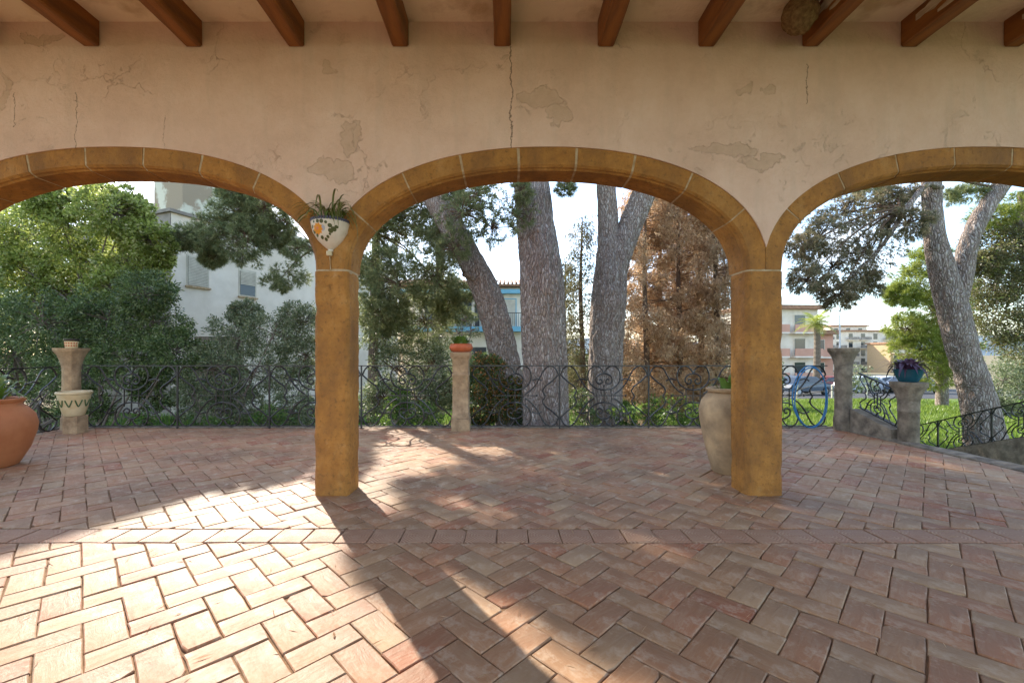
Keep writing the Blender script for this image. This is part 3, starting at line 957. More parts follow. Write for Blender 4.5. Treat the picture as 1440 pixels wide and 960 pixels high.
# stub wall and stair wall
sw = MB()
sw.add([(5.44, 6.72, -.9), (5.70, 6.72, -.9), (5.72, 6.06, -.9), (5.48, 6.06, -.9), (5.44, 6.72, .36), (5.70, 6.72, .36), (5.72, 6.06, .15), (5.48, 6.06, .15)],
       [(0, 3, 2, 1), (4, 5, 6, 7), (0, 1, 5, 4), (1, 2, 6, 5), (2, 3, 7, 6), (3, 0, 4, 7)])
tag(sw.build('stub_wall', M['grey_stone']), 'low sloping stone stub wall between corner pedestal and teal bowl pedestal', 'wall')
vs = []
ys_ = [9.4 - 3.9 * i / 16 for i in range(17)]
for y in ys_:
    zt = -1.07 + (9.3 - y) / 3.7 * 1.44 + .01
    for (dx, zz) in ((-.14, -1.15), (-.14, zt), (.14, zt), (.14, -1.15)):
        vs.append((8.5 + dx + random.uniform(-.01, .01), y, zz + random.uniform(-.008, .004)))
stw = MB().add(vs, [(i * 4 + j, i * 4 + j + 1, (i + 1) * 4 + j + 1, (i + 1) * 4 + j) for i in range(16) for j in range(3)] + [(0, 1, 2, 3), (67, 66, 65, 64)])
tag(stw.build('stair_wall', M['grey_stone']), 'sloping grey stone wall carrying the garden step railing', 'wall')

# blue hose looped over the railing
hs = MB()
for k, (rx, rz, dx) in enumerate(((.275, .50, 0), (.264, .488, .012))):
    pts = []
    for i in range(41):
        a = 2 * math.pi * i / 40
        pts.append((5.02 - .05 + dx + rx * math.sin(a) * (1 + .04 * math.sin(3 * a + k)), 6.955 - .018 * k, .525 + rz * math.cos(a) - (.015 * k)))
    hs.tube(pts, .0105, 6, cap=False)
tag(hs.build('garden_hose', M['hose'], None, True), 'coiled blue garden hose hanging over the iron railing', 'hose')


# ------------------------------------------------------------------ pots and their plants
def strap_leaf(name, L, W, rise, droop, mat, n=8, fold=.25):
    vs = []
    for i in range(n + 1):
        t = i / n
        x = L * (t * .55 + .45 * t * t) * (1 - .15 * t)
        z = rise * math.sin(t * math.pi * .62) - droop * t * t * t
        w = W * (math.sin(math.pi * (0.12 + .88 * t)) ** .7 if t < 1 else 0.02)
        vs += [(x, -w, z + w * fold), (x, 0, z), (x, w, z + w * fold)]
    fs = []
    for i in range(n):
        b = i * 3
        fs += [(b, b + 1, b + 4, b + 3), (b + 1, b + 2, b + 5, b + 4)]
    me = np_mesh(name, vs, fs, True, [random.random()] * len(fs))
    me.materials.append(mat)
    return me


def rosette(parent, meshes, n, c, spread=.03, tilt=(-25, 25), sc=(.7, 1.15)):
    for i in range(n):
        a = 2 * math.pi * i / n * 2.4 + random.uniform(-.3, .3)
        s = random.uniform(*sc)
        link('leaf', random.choice(meshes), None, parent, loc=(c[0] + spread * math.cos(a), c[1] + spread * math.sin(a), c[2]),
             rot=(0, R(-random.uniform(*tilt)), a), scale=(s, s, s))


# big terracotta jar, left
jar = empty('terracotta_jar', (-5.62, 4.66, 0), 'large round orange terracotta jar holding a strappy green plant', 'jar')
MB().lathe([(.20, 0), (.22, .02), (.30, .18), (.352, .36), (.362, .45), (.34, .55), (.28, .635), (.245, .665), (.238, .69), (.268, .715), (.272, .735), (.25, .745), (.225, .735), (.21, .66)], 40).build('body', M['terra'], jar, True)
MB().lathe([(.225, .69), (.02, .70)], 24, caps=False).build('soil', M['soil'], jar)
cl = [strap_leaf('leaf', .50, .032, .30, .22, M['strap']), strap_leaf('leaf', .42, .036, .34, .08, M['strap']), strap_leaf('leaf', .55, .028, .22, .34, M['strap'])]
rosette(jar, cl, 30, (0, 0, .69), .08, (-5, 45), (.45, .85))

# tall worn jar behind the right pillar
tj = empty('tall_jar', (2.34, 4.47, 0), 'tall worn clay storage jar standing behind a pillar', 'jar')
MB().lathe([(.150, 0), (.160, .01), (.20, .16), (.245, .36), (.278, .55), (.284, .64), (.262, .735), (.208, .81), (.185, .83), (.212, .845), (.218, .87), (.198, .88), (.17, .87), (.165, .80)], 40).build('body', M['jar'], tj, True)
MB().lathe([(.175, .83), (.01, .835)], 20, caps=False).build('soil', M['soil'], tj)
sl = [strap_leaf('leaf', .20, .028, .13, .03, M['strap']), strap_leaf('leaf', .16, .03, .10, .06, M['strap'])]
rosette(tj, sl, 16, (0, 0, .83), .08, (0, 50))

# cream bowl on a block in front of the left pedestal
blk = MB().cbox(-.11, .11, -.10, .10, 0, .27, .012)
tag(blk.build('stone_block', M['sand'], None, loc=(-6.66, 6.62, 0)), 'small stone block under the cream bowl planter', 'block')
cb = empty('bowl_planter', (-6.66, 6.60, .27), 'cream bowl planter with green painted swags in front of the pedestal', 'planter')
MB().lathe([(.11, 0), (.12, .01), (.145, .08), (.182, .24), (.196, .33), (.212, .34), (.215, .365), (.205, .378), (.19, .37), (.18, .31)], 36).build('bowl', M['cream'], cb, True)
MB().lathe([(.19, .335), (.01, .34)], 24, caps=False).build('soil', M['soil'], cb)
for k in range(7):
    a0 = -2.6 + k * .62
    pts = [((.162 + .023 * (zz - .14) / .1) * math.cos(a0 + da), (.162 + .023 * (zz - .14) / .1) * math.sin(a0 + da), zz) for da, zz in ((0, .25), (.1, .19), (.22, .15), (.34, .19), (.44, .25))]
    MB().tube([p for p in spline(pts, 3)], .009, 5).build('painted_swag', M['swag'], cb)

# tiny pot on the left pedestal
tp = empty('small_pot', (-7.04, 6.93, 1.314), 'tiny cream pot with black rim on the wide stone pedestal', 'pot')
MB().lathe([(.07, 0), (.075, .01), (.085, .10), (.087, .115)], 24).build('body', M['cream'], tp, True)
MB().lathe([(.089, .112), (.094, .12), (.096, .15), (.087, .152), (.08, .12)], 24).build('rim', M['iron'], tp, True)
for k in range(9):
    a = math.pi + k * math.pi / 8
    for zz in (.04, .08):
        MB().lathe([(.001, 0), (.012, .001), (.001, .004)], 8).build('painted_spot', M['redpot'], tp, loc=((.0745 + zz * .105) * math.cos(a), (.0745 + zz * .105) * math.sin(a), zz), rot=(R(90), 0, a + R(90)))

# red bowl on middle pedestal
rb_ = empty('red_bowl', (-.705, 6.88, 1.246), 'red terracotta bowl with low green plants on slim pedestal', 'planter')
MB().lathe([(.12, 0), (.155, .015), (.185, .06), (.188, .09), (.17, .125), (.175, .135), (.16, .14), (.14, .12)], 32).build('bowl', M['redpot'], rb_, True)
MB().lathe([(.15, .11), (.01, .12)], 20, caps=False).build('soil', M['soil'], rb_)
ll = [strap_leaf('leaf', .11, .022, .07, .03, M['strap'], 5), strap_leaf('leaf', .09, .024, .09, .01, M['strap'], 5)]
rosette(rb_, ll, 60, (0, 0, .115), .10, (-10, 60), (.8, 1.5))

# teal bowl with purple plant on the short pedestal
tb = empty('teal_bowl', (5.60, 5.92, .836), 'glossy teal bowl overflowing with purple trailing leaves', 'planter')
MB().lathe([(.09, 0), (.105, .01), (.145, .09), (.168, .17), (.176, .18), (.16, .18), (.145, .14)], 32).build('bowl', M['teal'], tb, True)
MB().lathe([(.155, .16), (.01, .17)], 20, caps=False).build('soil', M['soil'], tb)
pl_ = [strap_leaf('leaf', .24, .026, .13, .10, M['purple'], 6), strap_leaf('leaf', .34, .024, .12, .30, M['purple'], 7), strap_leaf('leaf', .17, .028, .15, .02, M['purple'], 6)]
rosette(tb, pl_, 90, (0, 0, .165), .10, (-10, 60), (.5, .9))


# wall planter on the left pillar
def mat_planter():
    m = N('painted_ceramic')
    co = m.co('Object')
    sx = m.n('SeparateXYZ', {'Vector': co})
    base = m.ramp(m.noise(co, 14, 5), [(0.3, (0.60, 0.49, 0.37)), (0.7, (0.70, 0.60, 0.48))])

    def spot(x, z, r, wob=0.0):
        dx = m.math('SUBTRACT', sx.outputs[0], x); dz = m.math('SUBTRACT', sx.outputs[2], z)
        d = m.math('SQRT', m.math('ADD', m.math('MULTIPLY', dx, dx), m.math('MULTIPLY', dz, dz)))
        if wob:
            an = m.math('ARCTAN2', dz, dx)
            d = m.math('ADD', d, m.math('MULTIPLY', m.math('SINE', m.math('MULTIPLY', an, 9.0)), wob))
        return m.math('LESS_THAN', d, r)
    g = None
    for (x, z, r) in [(-.115, -.055, .014), (-.10, -.095, .016), (-.075, -.125, .013), (-.03, -.145, .014), (0.0, -.16, .013), (.02, -.14, .012), (-.05, -.02, .015), (-.015, -.022, .017), (.02, -.03, .012),
                      (.05, -.055, .017), (.075, -.08, .019), (.05, -.095, .018), (.095, -.06, .013), (.04, -.12, .009), (-.09, -.02, .010)]:
        k = spot(x, z, r); g = k if g is None else m.math('MAXIMUM', g, k)
    col = m.mix(g, base, (0.075, 0.075, 0.02))
    col = m.mix(spot(-.012, -.075, .024), col, (0.36, 0.36, 0.40))
    col = m.mix(spot(-.055, -.078, .042, .005), col, (0.68, 0.25, 0.015))
    col = m.mix(spot(-.058, -.075, .013), col, (0.60, 0.20, 0.10))
    return m.fin(col, 0.4, spec=0.4)


wp = empty('wall_planter', (-1.515, YF - .0, 2.365), 'half round white ceramic wall planter painted with orange flower and green dots', 'planter')
prof = [(.022, -.245), (.024, -.225), (.055, -.20), (.105, -.15), (.145, -.085), (.160, -.02), (.163, 0.0), (.15, 0.0), (.14, -.03)]
MB().lathe(prof, 28, a0=math.pi, a1=2 * math.pi, caps=False).build('bowl', mat_planter(), wp, True)
MB().lathe([(.020, -.285), (.026, -.275), (.024, -.245), (.001, -.24)], 14).build('spout', M['cream'], wp, True, loc=(0, -.03, 0))
MB().tube([(0, -.026, -.285), (.002, -.02, -.33), (.0, -.006, -.40)], .004, 5).build('wire', M['mortar'], wp)
dark_blue = simple('blue_grey_glaze', (.10, .09, .12), (.07, .06, .09), 9, .4, .05)
for k in range(22):
    a = math.pi + (k + .5) * math.pi / 22
    MB().cbox(-.0085, .0085, -.006, .006, -.004, .022, .003).build('rim_bead', dark_blue, wp, loc=(.159 * math.cos(a), .159 * math.sin(a), 0), rot=(0, 0, a + R(90)))
MB().add([(0, 0, -.012)] + [(.152 * math.cos(math.pi + math.pi * k / 14), .152 * math.sin(math.pi + math.pi * k / 14), -.012) for k in range(15)], [(0, k + 1, k + 2) for k in range(14)]).build('soil', M['soil'], wp)
sp_ = [strap_leaf('leaf', .36, .008, .24, .24, M['stripe']), strap_leaf('leaf', .30, .007, .22, .12, M['stripe']), strap_leaf('leaf', .26, .008, .14, .28, M['stripe']), strap_leaf('leaf', .18, .008, .12, .10, M['strap'])]
for i in range(58):
    a = random.choice((0, math.pi)) + random.gauss(0, .75)
    a = -abs(math.atan2(math.sin(a), math.cos(a))) + random.uniform(-.1, .1)
    s = random.uniform(.6, 1.15)
    link('leaf', random.choice(sp_), None, wp, loc=(.06 * math.cos(a) + random.uniform(-.07, .07), -.02 + .05 * math.sin(a), -.005), rot=(0, R(-random.uniform(-20, 28)), a), scale=(s, s, s))


# ------------------------------------------------------------------ foliage generators
def unit(n):
    v = rng.normal(size=(n, 3)); return v / np.linalg.norm(v, axis=1)[:, None]


def crown_points(clumps, nsub, ntip, subr=0.34, shell=.45, flat=1.0):
    """clumps: list of (center, radius(3)) -> tips, outward dirs, sub-centres"""
    P = []; D = []; S = []
    for c, r in clumps:
        c = np.array(c); r = np.array(r)
        u = unit(nsub) * (shell + (1 - shell) * rng.random(nsub) ** .6)[:, None]
        sc = c + u * r
        S.append((c, sc))
        for s, uu in zip(sc, u):
            rr = subr * r * rng.uniform(.6, 1.25)
            k = int(ntip * rng.uniform(.6, 1.3))
            q = unit(k) * (rng.random(k) ** .45)[:, None]
            q[:, 2] *= flat
            P.append(s + q * rr); D.append(q * .8 + uu * .6)
    P = np.concatenate(P); D = np.concatenate(D)
    D /= np.linalg.norm(D, axis=1)[:, None] + 1e-6
    return P, D, S


def leaf_mesh(name, P, D, L, W, mat, jit=.8, droop=0.0):
    n = len(P)
    d = D + jit * unit(n); d[:, 2] -= droop
    d /= np.linalg.norm(d, axis=1)[:, None]
    w = np.cross(d, unit(n)); w /= np.linalg.norm(w, axis=1)[:, None] + 1e-6
    s = rng.uniform(.65, 1.25, n)[:, None]
    V = np.stack([P, P + d * L * s * .5 + w * W * s * .5, P + d * L * s, P + d * L * s * .5 - w * W * s * .5], 1).reshape(-1, 3)
    Fq = np.arange(4 * n).reshape(n, 4)
    rr = np.clip(rng.normal(.48, .32, n), 0, 1)
    me = np_mesh(name, V, Fq, False, rr); me.materials.append(mat)
    return me


def needle_mesh(name, P, D, k, L, W, mat, spread=.9, droop=0.0):
    n = len(P)
    p = np.repeat(P, k, 0); d = np.repeat(D, k, 0) + spread * unit(n * k); d[:, 2] -= droop
    d /= np.linalg.norm(d, axis=1)[:, None]
    w = np.cross(d, unit(n * k)); w /= np.linalg.norm(w, axis=1)[:, None] + 1e-6
    s = rng.uniform(.6, 1.25, n * k)[:, None]
    p = p + d * (-.03)
    V = np.stack([p - w * W * .5, p + w * W * .5, p + d * L * s], 1).reshape(-1, 3)
    rr = np.clip(np.repeat(rng.normal(.5, .25, n), k) + rng.normal(0, .1, n * k), 0, 1)
    me = np_mesh(name, V, np.arange(3 * n * k).reshape(-1, 3), False, rr); me.materials.append(mat)
    return me


def twigs(mb, S, origin, r0=.03, r1=.008, every=1, sag=.1):
    for c, sc in S:
        c = Vector(c); o = Vector(origin)
        mid = o.lerp(c, .5) + Vector((0, 0, sag * (c - o).length))
        mb.tube(spline([o, mid, c], 4), [r0 * (1 - .7 * i / 8) for i in range(9)], 5, cap=False)
        for s in sc[::every]:
            s = Vector(s)
            m_ = c.lerp(s, .55) + Vector((random.uniform(-.08, .08), random.uniform(-.08, .08), random.uniform(-.03, .1)))
            mb.tube([c, m_, s], [r1, r1 * .8, r1 * .3], 3, cap=False)


def trunk_mesh(name, path, n=40, ring=14, amp=.05, fr=(9, 2.6)):
    """path: (x,y,z,r) control points"""
    pts = spline(path, ring)
    V = []
    up = Vector((0, 0, 1))
    for i, p in enumerate(pts):
        a = Vector(pts[max(i - 1, 0)][:3]); b = Vector(pts[min(i + 1, len(pts) - 1)][:3])
        d = (b - a).normalized()
        u = d.cross(Vector((0, 1, 0.01))).normalized(); w = d.cross(u)
        for k in range(n):
            t = 2 * math.pi * k / n
            e = u * math.cos(t) + w * math.sin(t)
            q = Vector(p[:3]) + e * p[3]
            s = Vector((q.x * fr[0], q.y * fr[0], q.z * fr[1]))
            rd = 1 - abs(noise.noise(s)) * 2
            big = noise.noise(Vector((q.x * 1.3, q.y * 1.3, q.z * .8)))
            V.append(q + e * p[3] * (amp * (rd - .5) + .045 * big))
    m_ = len(pts)
    Fq = [(i * n + k, i * n + (k + 1) % n, (i + 1) * n + (k + 1) % n, (i + 1) * n + k) for i in range(m_ - 1) for k in range(n)]
    return np_mesh(name, V, Fq, True)


def loc_path(path, base):
    return [(x - base[0], y - base[1], z - base[2], r) for x, y, z, r in path]


def shift_clumps(cl, base):
    return [((c[0] - base[0], c[1] - base[1], c[2] - base[2]), r) for c, r in cl]


def pxclumps(lst, Y, dep=1.0, jit=.5):
    """(px, py, rad px[, Y]) -> clumps"""
    out = []
    for t in lst:
        yy = (t[3] if len(t) > 3 else Y) + random.uniform(-jit, jit)
        c = at(t[0], t[1], yy); r = t[2] * yy / 600
        out.append((tuple(c), (r, r * dep, r * .85)))
    return out


def tree(name, base, label, cat, trunks, clumps, origin, fol, group=None, bark='bark', nseg=40, ring=14, amp=.05, twig_r=.03, every=1, sag=.08):
    """fol: list of functions(P-centred clumps) -> mesh"""
    e = empty(name, base, label, cat, group)
    for i, t in enumerate(trunks):
        link('trunk' if i == 0 else 'limb', trunk_mesh('trunk', loc_path(t, base), nseg if i == 0 else max(12, nseg - 8), ring, amp), M[bark], e)
    for j, (cl, fn, org) in enumerate(fol):
        cl = shift_clumps(cl, base)
        P, D, S, me = fn(cl)
        link('crown', me, None, e)
        o = Vector(org) - Vector(base)
        mb = MB(); twigs(mb, S, o, twig_r, .007, every, sag)
        tag(mb.build('branches', M['twig'] if bark != 'bark' else M['thuja_bark'], e), kind='stuff')
    return e


def F_pine(nsub=26, ntip=34, k=9, L=.13, W=.011, mat='l_pine', subr=.36, droop=.0, shell=.4, spread=.9):
    def f(cl):
        P, D, S = crown_points(cl, nsub, ntip, subr, shell)
        return P, D, S, needle_mesh('crown', P, D, k, L, W, M[mat], spread, droop)
    return f


def F_leaf(nsub=30, ntip=60, L=.09, W=.045, mat='l_bright', subr=.34, jit=.9, droop=.15, shell=.4):
    def f(cl):
        P, D, S = crown_points(cl, nsub, ntip, subr, shell)
        return P, D, S, leaf_mesh('crown', P, D, L, W, M[mat], jit, droop)
    return f


# ------------------------------------------------------------------ the pines beyond the railing
def upper(xs_, zs_, y, r):  # unseen crown clumps, laid out to shade the terrace
    return [((x_ + random.uniform(-.2, .2), y + random.uniform(-.4, .4), z_ + random.uniform(-.2, .2)), (r, r, r * .75)) for x_ in xs_ for z_ in zs_]


def hi(c, r, n, zr=.6):
    """high crown clumps round a point"""
    out = []
    for i in range(n):
        a = 2 * math.pi * i / n + random.uniform(-.4, .4)
        q = random.uniform(.35, 1.0) * r
        out.append(((c[0] + q * math.cos(a), c[1] + q * math.sin(a), c[2] + random.uniform(-.5, 1) * zr * r * .5), (r * .42, r * .42, r * .26)))
    return out


HIGH = lambda: F_pine(14, 16, 7, .2, .02)
# big straight pine
b = (.83, 8.6, -1.0)
tree('pine_tree', b, 'thick straight grey pine trunk just behind the middle of the railing', 'tree',
     [[(.83, 8.6, -1.1, .54), (.83, 8.6, -.5, .47), (.82, 8.6, .4, .445), (.79, 8.6, 1.5, .435), (.74, 8.6, 2.7, .42), (.63, 8.6, 3.7, .375), (.52, 8.6, 4.7, .34), (.3, 8.7, 6.3, .27), (.15, 8.9, 8.2, .17), (.1, 9, 9.6, .06)]],
     None, None, [(hi((.0, 9.4, 7.6), 2.6, 12), F_pine(24, 26, 8, .18, .018), (.15, 8.9, 7.6)), (pxclumps([(722, 300, 32), (735, 268, 20), (795, 265, 16)], 8.1, .8, .15), F_pine(40, 9, 9, .12, .008, subr=.22), (.5, 8.5, 5.0))],
     'pine trees beyond the terrace railing', nseg=110, ring=30, amp=.10)
# leaning pine with broken stubs
b = (.13, 10.2, -1.0)
lt = tree('pine_tree', b, 'leaning pine trunk with two broken branch stubs beside the thick pine', 'tree',
          [[(.15, 10.2, -1.1, .43), (.14, 10.2, -.3, .37), (.05, 10.2, .8, .345), (-.32, 10.2, 2.35, .335), (-.80, 10.2, 3.4, .30), (-1.7, 10.2, 4.95, .26), (-2.6, 10.3, 6.4, .2), (-3.1, 10.4, 7.8, .1)],
           [(-.62, 10.1, 2.9, .10), (-.78, 9.9, 3.0, .085), (-.95, 9.78, 3.05, .07)],
           [(-.95, 10.1, 3.6, .09), (-1.12, 9.95, 3.63, .08), (-1.28, 9.9, 3.60, .06)]],
          None, None, [(hi((-2.3, 10.6, 7.4), 2.0, 10), F_pine(26, 26, 8, .18, .018), (-2.9, 10.35, 7)),
                       (pxclumps([(650, 300, 40), (692, 320, 36), (640, 350, 30), (670, 275, 30)], 9.3, .9, .3), F_pine(60, 10, 9, .12, .009, subr=.2), (-1.5, 10.1, 4.6))],
          'pine trees beyond the terrace railing', nseg=80, ring=26, amp=.10)
# forked pine
b = (2.45, 10.5, -1.0)
tree('pine_tree', b, 'forked pine trunk splitting into two limbs in front of the brown conifers', 'tree',
     [[(2.45, 10.5, -1.1, .48), (2.46, 10.5, -.3, .42), (2.48, 10.5, 1.0, .40), (2.55, 10.5, 2.5, .41), (2.60, 10.5, 3.4, .36), (2.55, 10.5, 4.3, .25), (2.48, 10.5, 5.5, .215), (2.4, 10.5, 7.2, .17), (2.3, 10.5, 9.0, .06)],
      [(2.60, 10.48, 2.7, .26), (2.78, 10.46, 3.5, .285), (3.05, 10.42, 4.3, .28), (3.45, 10.4, 5.25, .265), (3.9, 10.3, 6.4, .2), (4.2, 10.2, 7.6, .08)]],
     None, None, [(hi((2.4, 10.5, 8.2), 2.3, 6), HIGH(), (2.4, 10.5, 7.2)), (hi((4.2, 10.2, 7.6), 2.0, 5), HIGH(), (4.0, 10.3, 6.8))],
     'pine trees beyond the terrace railing', nseg=80, ring=24, amp=.10)
# thin dense pine left of centre
b = (-3.72, 12.0, -1.0)
tree('pine_tree', b, 'slim pine with dense grey green needles beside the leaning trunk', 'tree',
     [[(-3.72, 12, -1.1, .17), (-3.7, 12, 1, .14), (-3.66, 12, 3, .125), (-3.6, 12, 5, .10), (-3.5, 12, 7.2, .05)]], None, None,
     [(pxclumps([(555, 325, 48), (595, 300, 46), (630, 325, 42), (560, 400, 55), (610, 390, 52), (600, 455, 52), (640, 425, 36), (535, 290, 40), (525, 370, 40), (535, 440, 42), (625, 280, 34)], 11.2, 1.0, .5), F_pine(95, 24, 9, .13, .010, subr=.22), (-3.62, 12, 4.6)),
      (pxclumps([(545, 470, 40), (560, 520, 45), (610, 510, 42), (540, 560, 35), (590, 565, 40), (630, 550, 30)], 11.5, .9, .4), F_leaf(75, 60, .075, .032, 'l_olive', subr=.24), (-3.7, 12, 1.2)),
      (upper((-3.7, -2.8, -1.9), (6.4, 7.2, 8.0, 8.7), 12.0, .72), F_pine(30, 26, 8, .16, .016), (-3.55, 12, 6))],
     'pine trees beyond the terrace railing', nseg=28, ring=12)
# tall pine added further back, its unseen crown shades the right of the terrace
b = (-2.6, 16.5, -1.13)
tree('pine_tree', b, 'added tall pine far behind the leaning trunk, its unseen crown shading the terrace', 'tree',
     [[(-2.6, 16.5, -1.2, .22), (-2.6, 16.5, 2, .2), (-2.5, 16.5, 5, .17), (-2.4, 16.5, 8, .12), (-2.4, 16.5, 10, .04)]], None, None,
     [(upper((-4.2, -3.3, -2.4, -1.5, -.6), (7.7, 8.5, 9.3, 10.0), 16.3, .78), F_pine(26, 22, 8, .18, .018), (-2.4, 16.5, 7.6))],
     'pine trees beyond the terrace railing', nseg=20, ring=10)
# pine over the house
b = (-4.95, 12.2, -1.0)
tree('pine_tree', b, 'pine reaching its long feathery branches across the white house', 'tree',
     [[(-4.95, 12.2, -1.1, .2), (-4.95, 12.2, 1.5, .17), (-5.0, 12.2, 3.5, .15), (-5.1, 12.2, 5.5, .11), (-5.1, 12.2, 7.5, .05)],
      [(-5.0, 12.2, 3.9, .08), (-6.2, 12.0, 4.5, .065), (-7.6, 11.9, 4.6, .045), (-8.7, 11.8, 4.4, .02)]], None, None,
     [(pxclumps([(335, 300, 34), (370, 292, 36), (305, 332, 36), (345, 340, 38), (270, 335, 26), (385, 330, 28), (330, 275, 22), (300, 362, 20)], 11.8, 1.0, .4), F_pine(85, 24, 9, .12, .010, subr=.22), (-6.6, 12, 4.6)),
      (pxclumps([(405, 385, 26), (388, 400, 20), (415, 350, 22), (400, 310, 22)], 11.6, 1, .3), F_pine(20, 26, 9, .12, .010), (-5.4, 12.1, 4.2)),
      (upper((-5.85,), (6.3, 6.8, 7.3, 7.8, 8.3), 12.0, .5) + upper((-6.3,), (7.0, 7.6), 12.0, .36) + upper((-5.2, -4.4), (6.4, 7.0, 7.7, 8.4), 12.0, .62), F_pine(30, 26, 8, .16, .016), (-5.1, 12.2, 6))],  # upper columns added out of view to narrow the sun strip
     'pine trees beyond the terrace railing', nseg=28, ring=12)
# right-hand forked pine
b = (10.8, 9.6, -1.0)
tree('pine_tree', b, 'curving pine trunk that forks high above the sunny lawn', 'tree',
     [[(10.85, 9.6, -1.1, 0.378), (10.78, 9.6, -.5, 0.332), (10.62, 9.6, .3, 0.294), (10.32, 9.6, 1.2, 0.269), (10.08, 9.6, 2.2, 0.262), (9.86, 9.6, 3.0, 0.238), (9.66, 9.6, 3.9, 0.185), (9.6, 9.6, 5.0, 0.171), (9.5, 9.6, 6.8, 0.133), (9.4, 9.6, 8.5, 0.049)],
      [(10.08, 9.58, 2.1, 0.168), (10.25, 9.56, 2.9, 0.175), (10.32, 9.54, 3.5, 0.171), (10.5, 9.5, 4.1, 0.164), (11.05, 9.5, 4.95, 0.150), (12.0, 9.5, 6.2, 0.105), (12.6, 9.5, 7.4, 0.042)],
      [(9.7, 9.5, 4.9, 0.070), (9.2, 9.3, 4.9, 0.059), (8.7, 9.2, 4.4, 0.049), (8.1, 9.2, 3.5, 0.035), (7.5, 9.2, 2.9, 0.017)]],
     None, None,
     [(pxclumps([(1150, 335, 40), (1190, 300, 42), (1240, 290, 40), (1275, 315, 28), (1170, 375, 42), (1222, 355, 40), (1135, 395, 30), (1180, 415, 26), (1215, 400, 26), (1262, 275, 26), (1130, 350, 26)], 9.4, 1.1, .5), F_pine(62, 17, 8, .10, .010, 'l_pinedry', .25, .5), (8.6, 9.3, 4.4)),
      (hi((9.5, 9.8, 8), 2.6, 7), HIGH(), (9.5, 9.6, 7)), (hi((12.5, 9.6, 7.4), 2.0, 5), HIGH(), (12.2, 9.5, 6.6)),
      (pxclumps([(1372, 268, 22), (1345, 275, 16), (1215, 262, 18)], 9.7, 1, .2), F_pine(20, 20, 9, .12, .009, 'l_pine'), (11, 9.5, 4.9))],
     'pine trees on the lawn side', nseg=80, ring=24, amp=.10)
b = (21.0, 20.5, -1.36)
tree('pine_tree', b, 'sunlit yellow green pine behind the curving trunk', 'tree',
     [[(21.0, 20.5, -1.5, .25), (21, 20.5, 1.5, .2), (20.9, 20.5, 4, .14), (20.8, 20.5, 6, .05)]], None, None,
     [(pxclumps([(1290, 398, 34), (1312, 440, 36), (1268, 415, 20), (1325, 480, 40), (1292, 492, 34), (1303, 368, 28), (1335, 420, 36), (1275, 462, 26), (1310, 520, 34)], 20, 1.0, .8), F_pine(70, 18, 8, .22, .02, 'l_pinelit', .24), (20.9, 20.5, 3.2))],
     'pine trees on the lawn side', nseg=20, ring=8, twig_r=.05)
# dark mass at right
b = (17.2, 13.5, -1.0)
tree('creeper_tree', b, 'dark leaning tree smothered in brown creeper right of the curving pine', 'tree',
     [[(17.2, 13.5, -1.1, .3), (17.0, 13.5, 2, .25), (16.6, 13.5, 4.5, .2), (16.2, 13.4, 6.3, .08)],
      [(16.9, 13.4, 3.2, .12), (16.1, 13.2, 4.8, .09), (15.5, 13.0, 5.6, .04)], [(16.7, 13.4, 4.4, .09), (15.4, 13.1, 4.0, .06), (14.9, 13, 3.1, .02)]], None, None,
     [(pxclumps([(1402, 345, 34), (1440, 345, 44), (1395, 400, 36), (1440, 410, 46), (1405, 452, 34), (1460, 470, 46), (1480, 380, 50), (1385, 370, 22)], 13.2, 1.0, .5), F_leaf(56, 100, .08, .035, 'l_ivy'), (16.8, 13.4, 4)),
      (pxclumps([(1395, 305, 24), (1432, 298, 28), (1470, 300, 34)], 13.4, 1.0, .2), F_pine(30, 30, 9, .13, .012, 'l_pinelit'), (16.5, 13.4, 5))],  # green top, its sunlit look comes from the needle colour
     None, bark='twig', nseg=20, ring=10)


# ------------------------------------------------------------------ broadleaf tree and shrubs on the left
def shrub(name, base, label, clumps, fn, stems=5, mat='twig', group='garden shrubs', spread=.5, r=.035):
    e = empty(name, base, label, 'shrub', group)
    cl = shift_clumps(clumps, base)
    P, D, S, me = fn(cl)
    link('foliage', me, None, e)
    for i in range(stems):
        c = Vector(random.choice(cl)[0])
        s0 = Vector((random.uniform(-.25, .25), random.uniform(-.2, .2), -.08))
        m1 = s0.lerp(c, .5) + Vector((random.uniform(-.3, .3) * spread, random.uniform(-.3, .3) * spread, .1))
        mb = MB(); mb.tube(spline([s0, s0.lerp(m1, .5) + Vector((random.uniform(-.12, .12), 0, 0)), m1, c], 4), [r * (1 - .055 * k) for k in range(13)], 6)
        mb.build('stem', M[mat], e, True)
    mb = MB()
    for c, sc in S:
        for s in sc[::3]:
            mb.tube([c, Vector(c).lerp(Vector(s), .5) + Vector((random.uniform(-.1, .1), 0, random.uniform(0, .1))), s], [.012, .009, .004], 3, cap=False)
    tag(mb.build('branches', M[mat], e), kind='stuff')
    return e


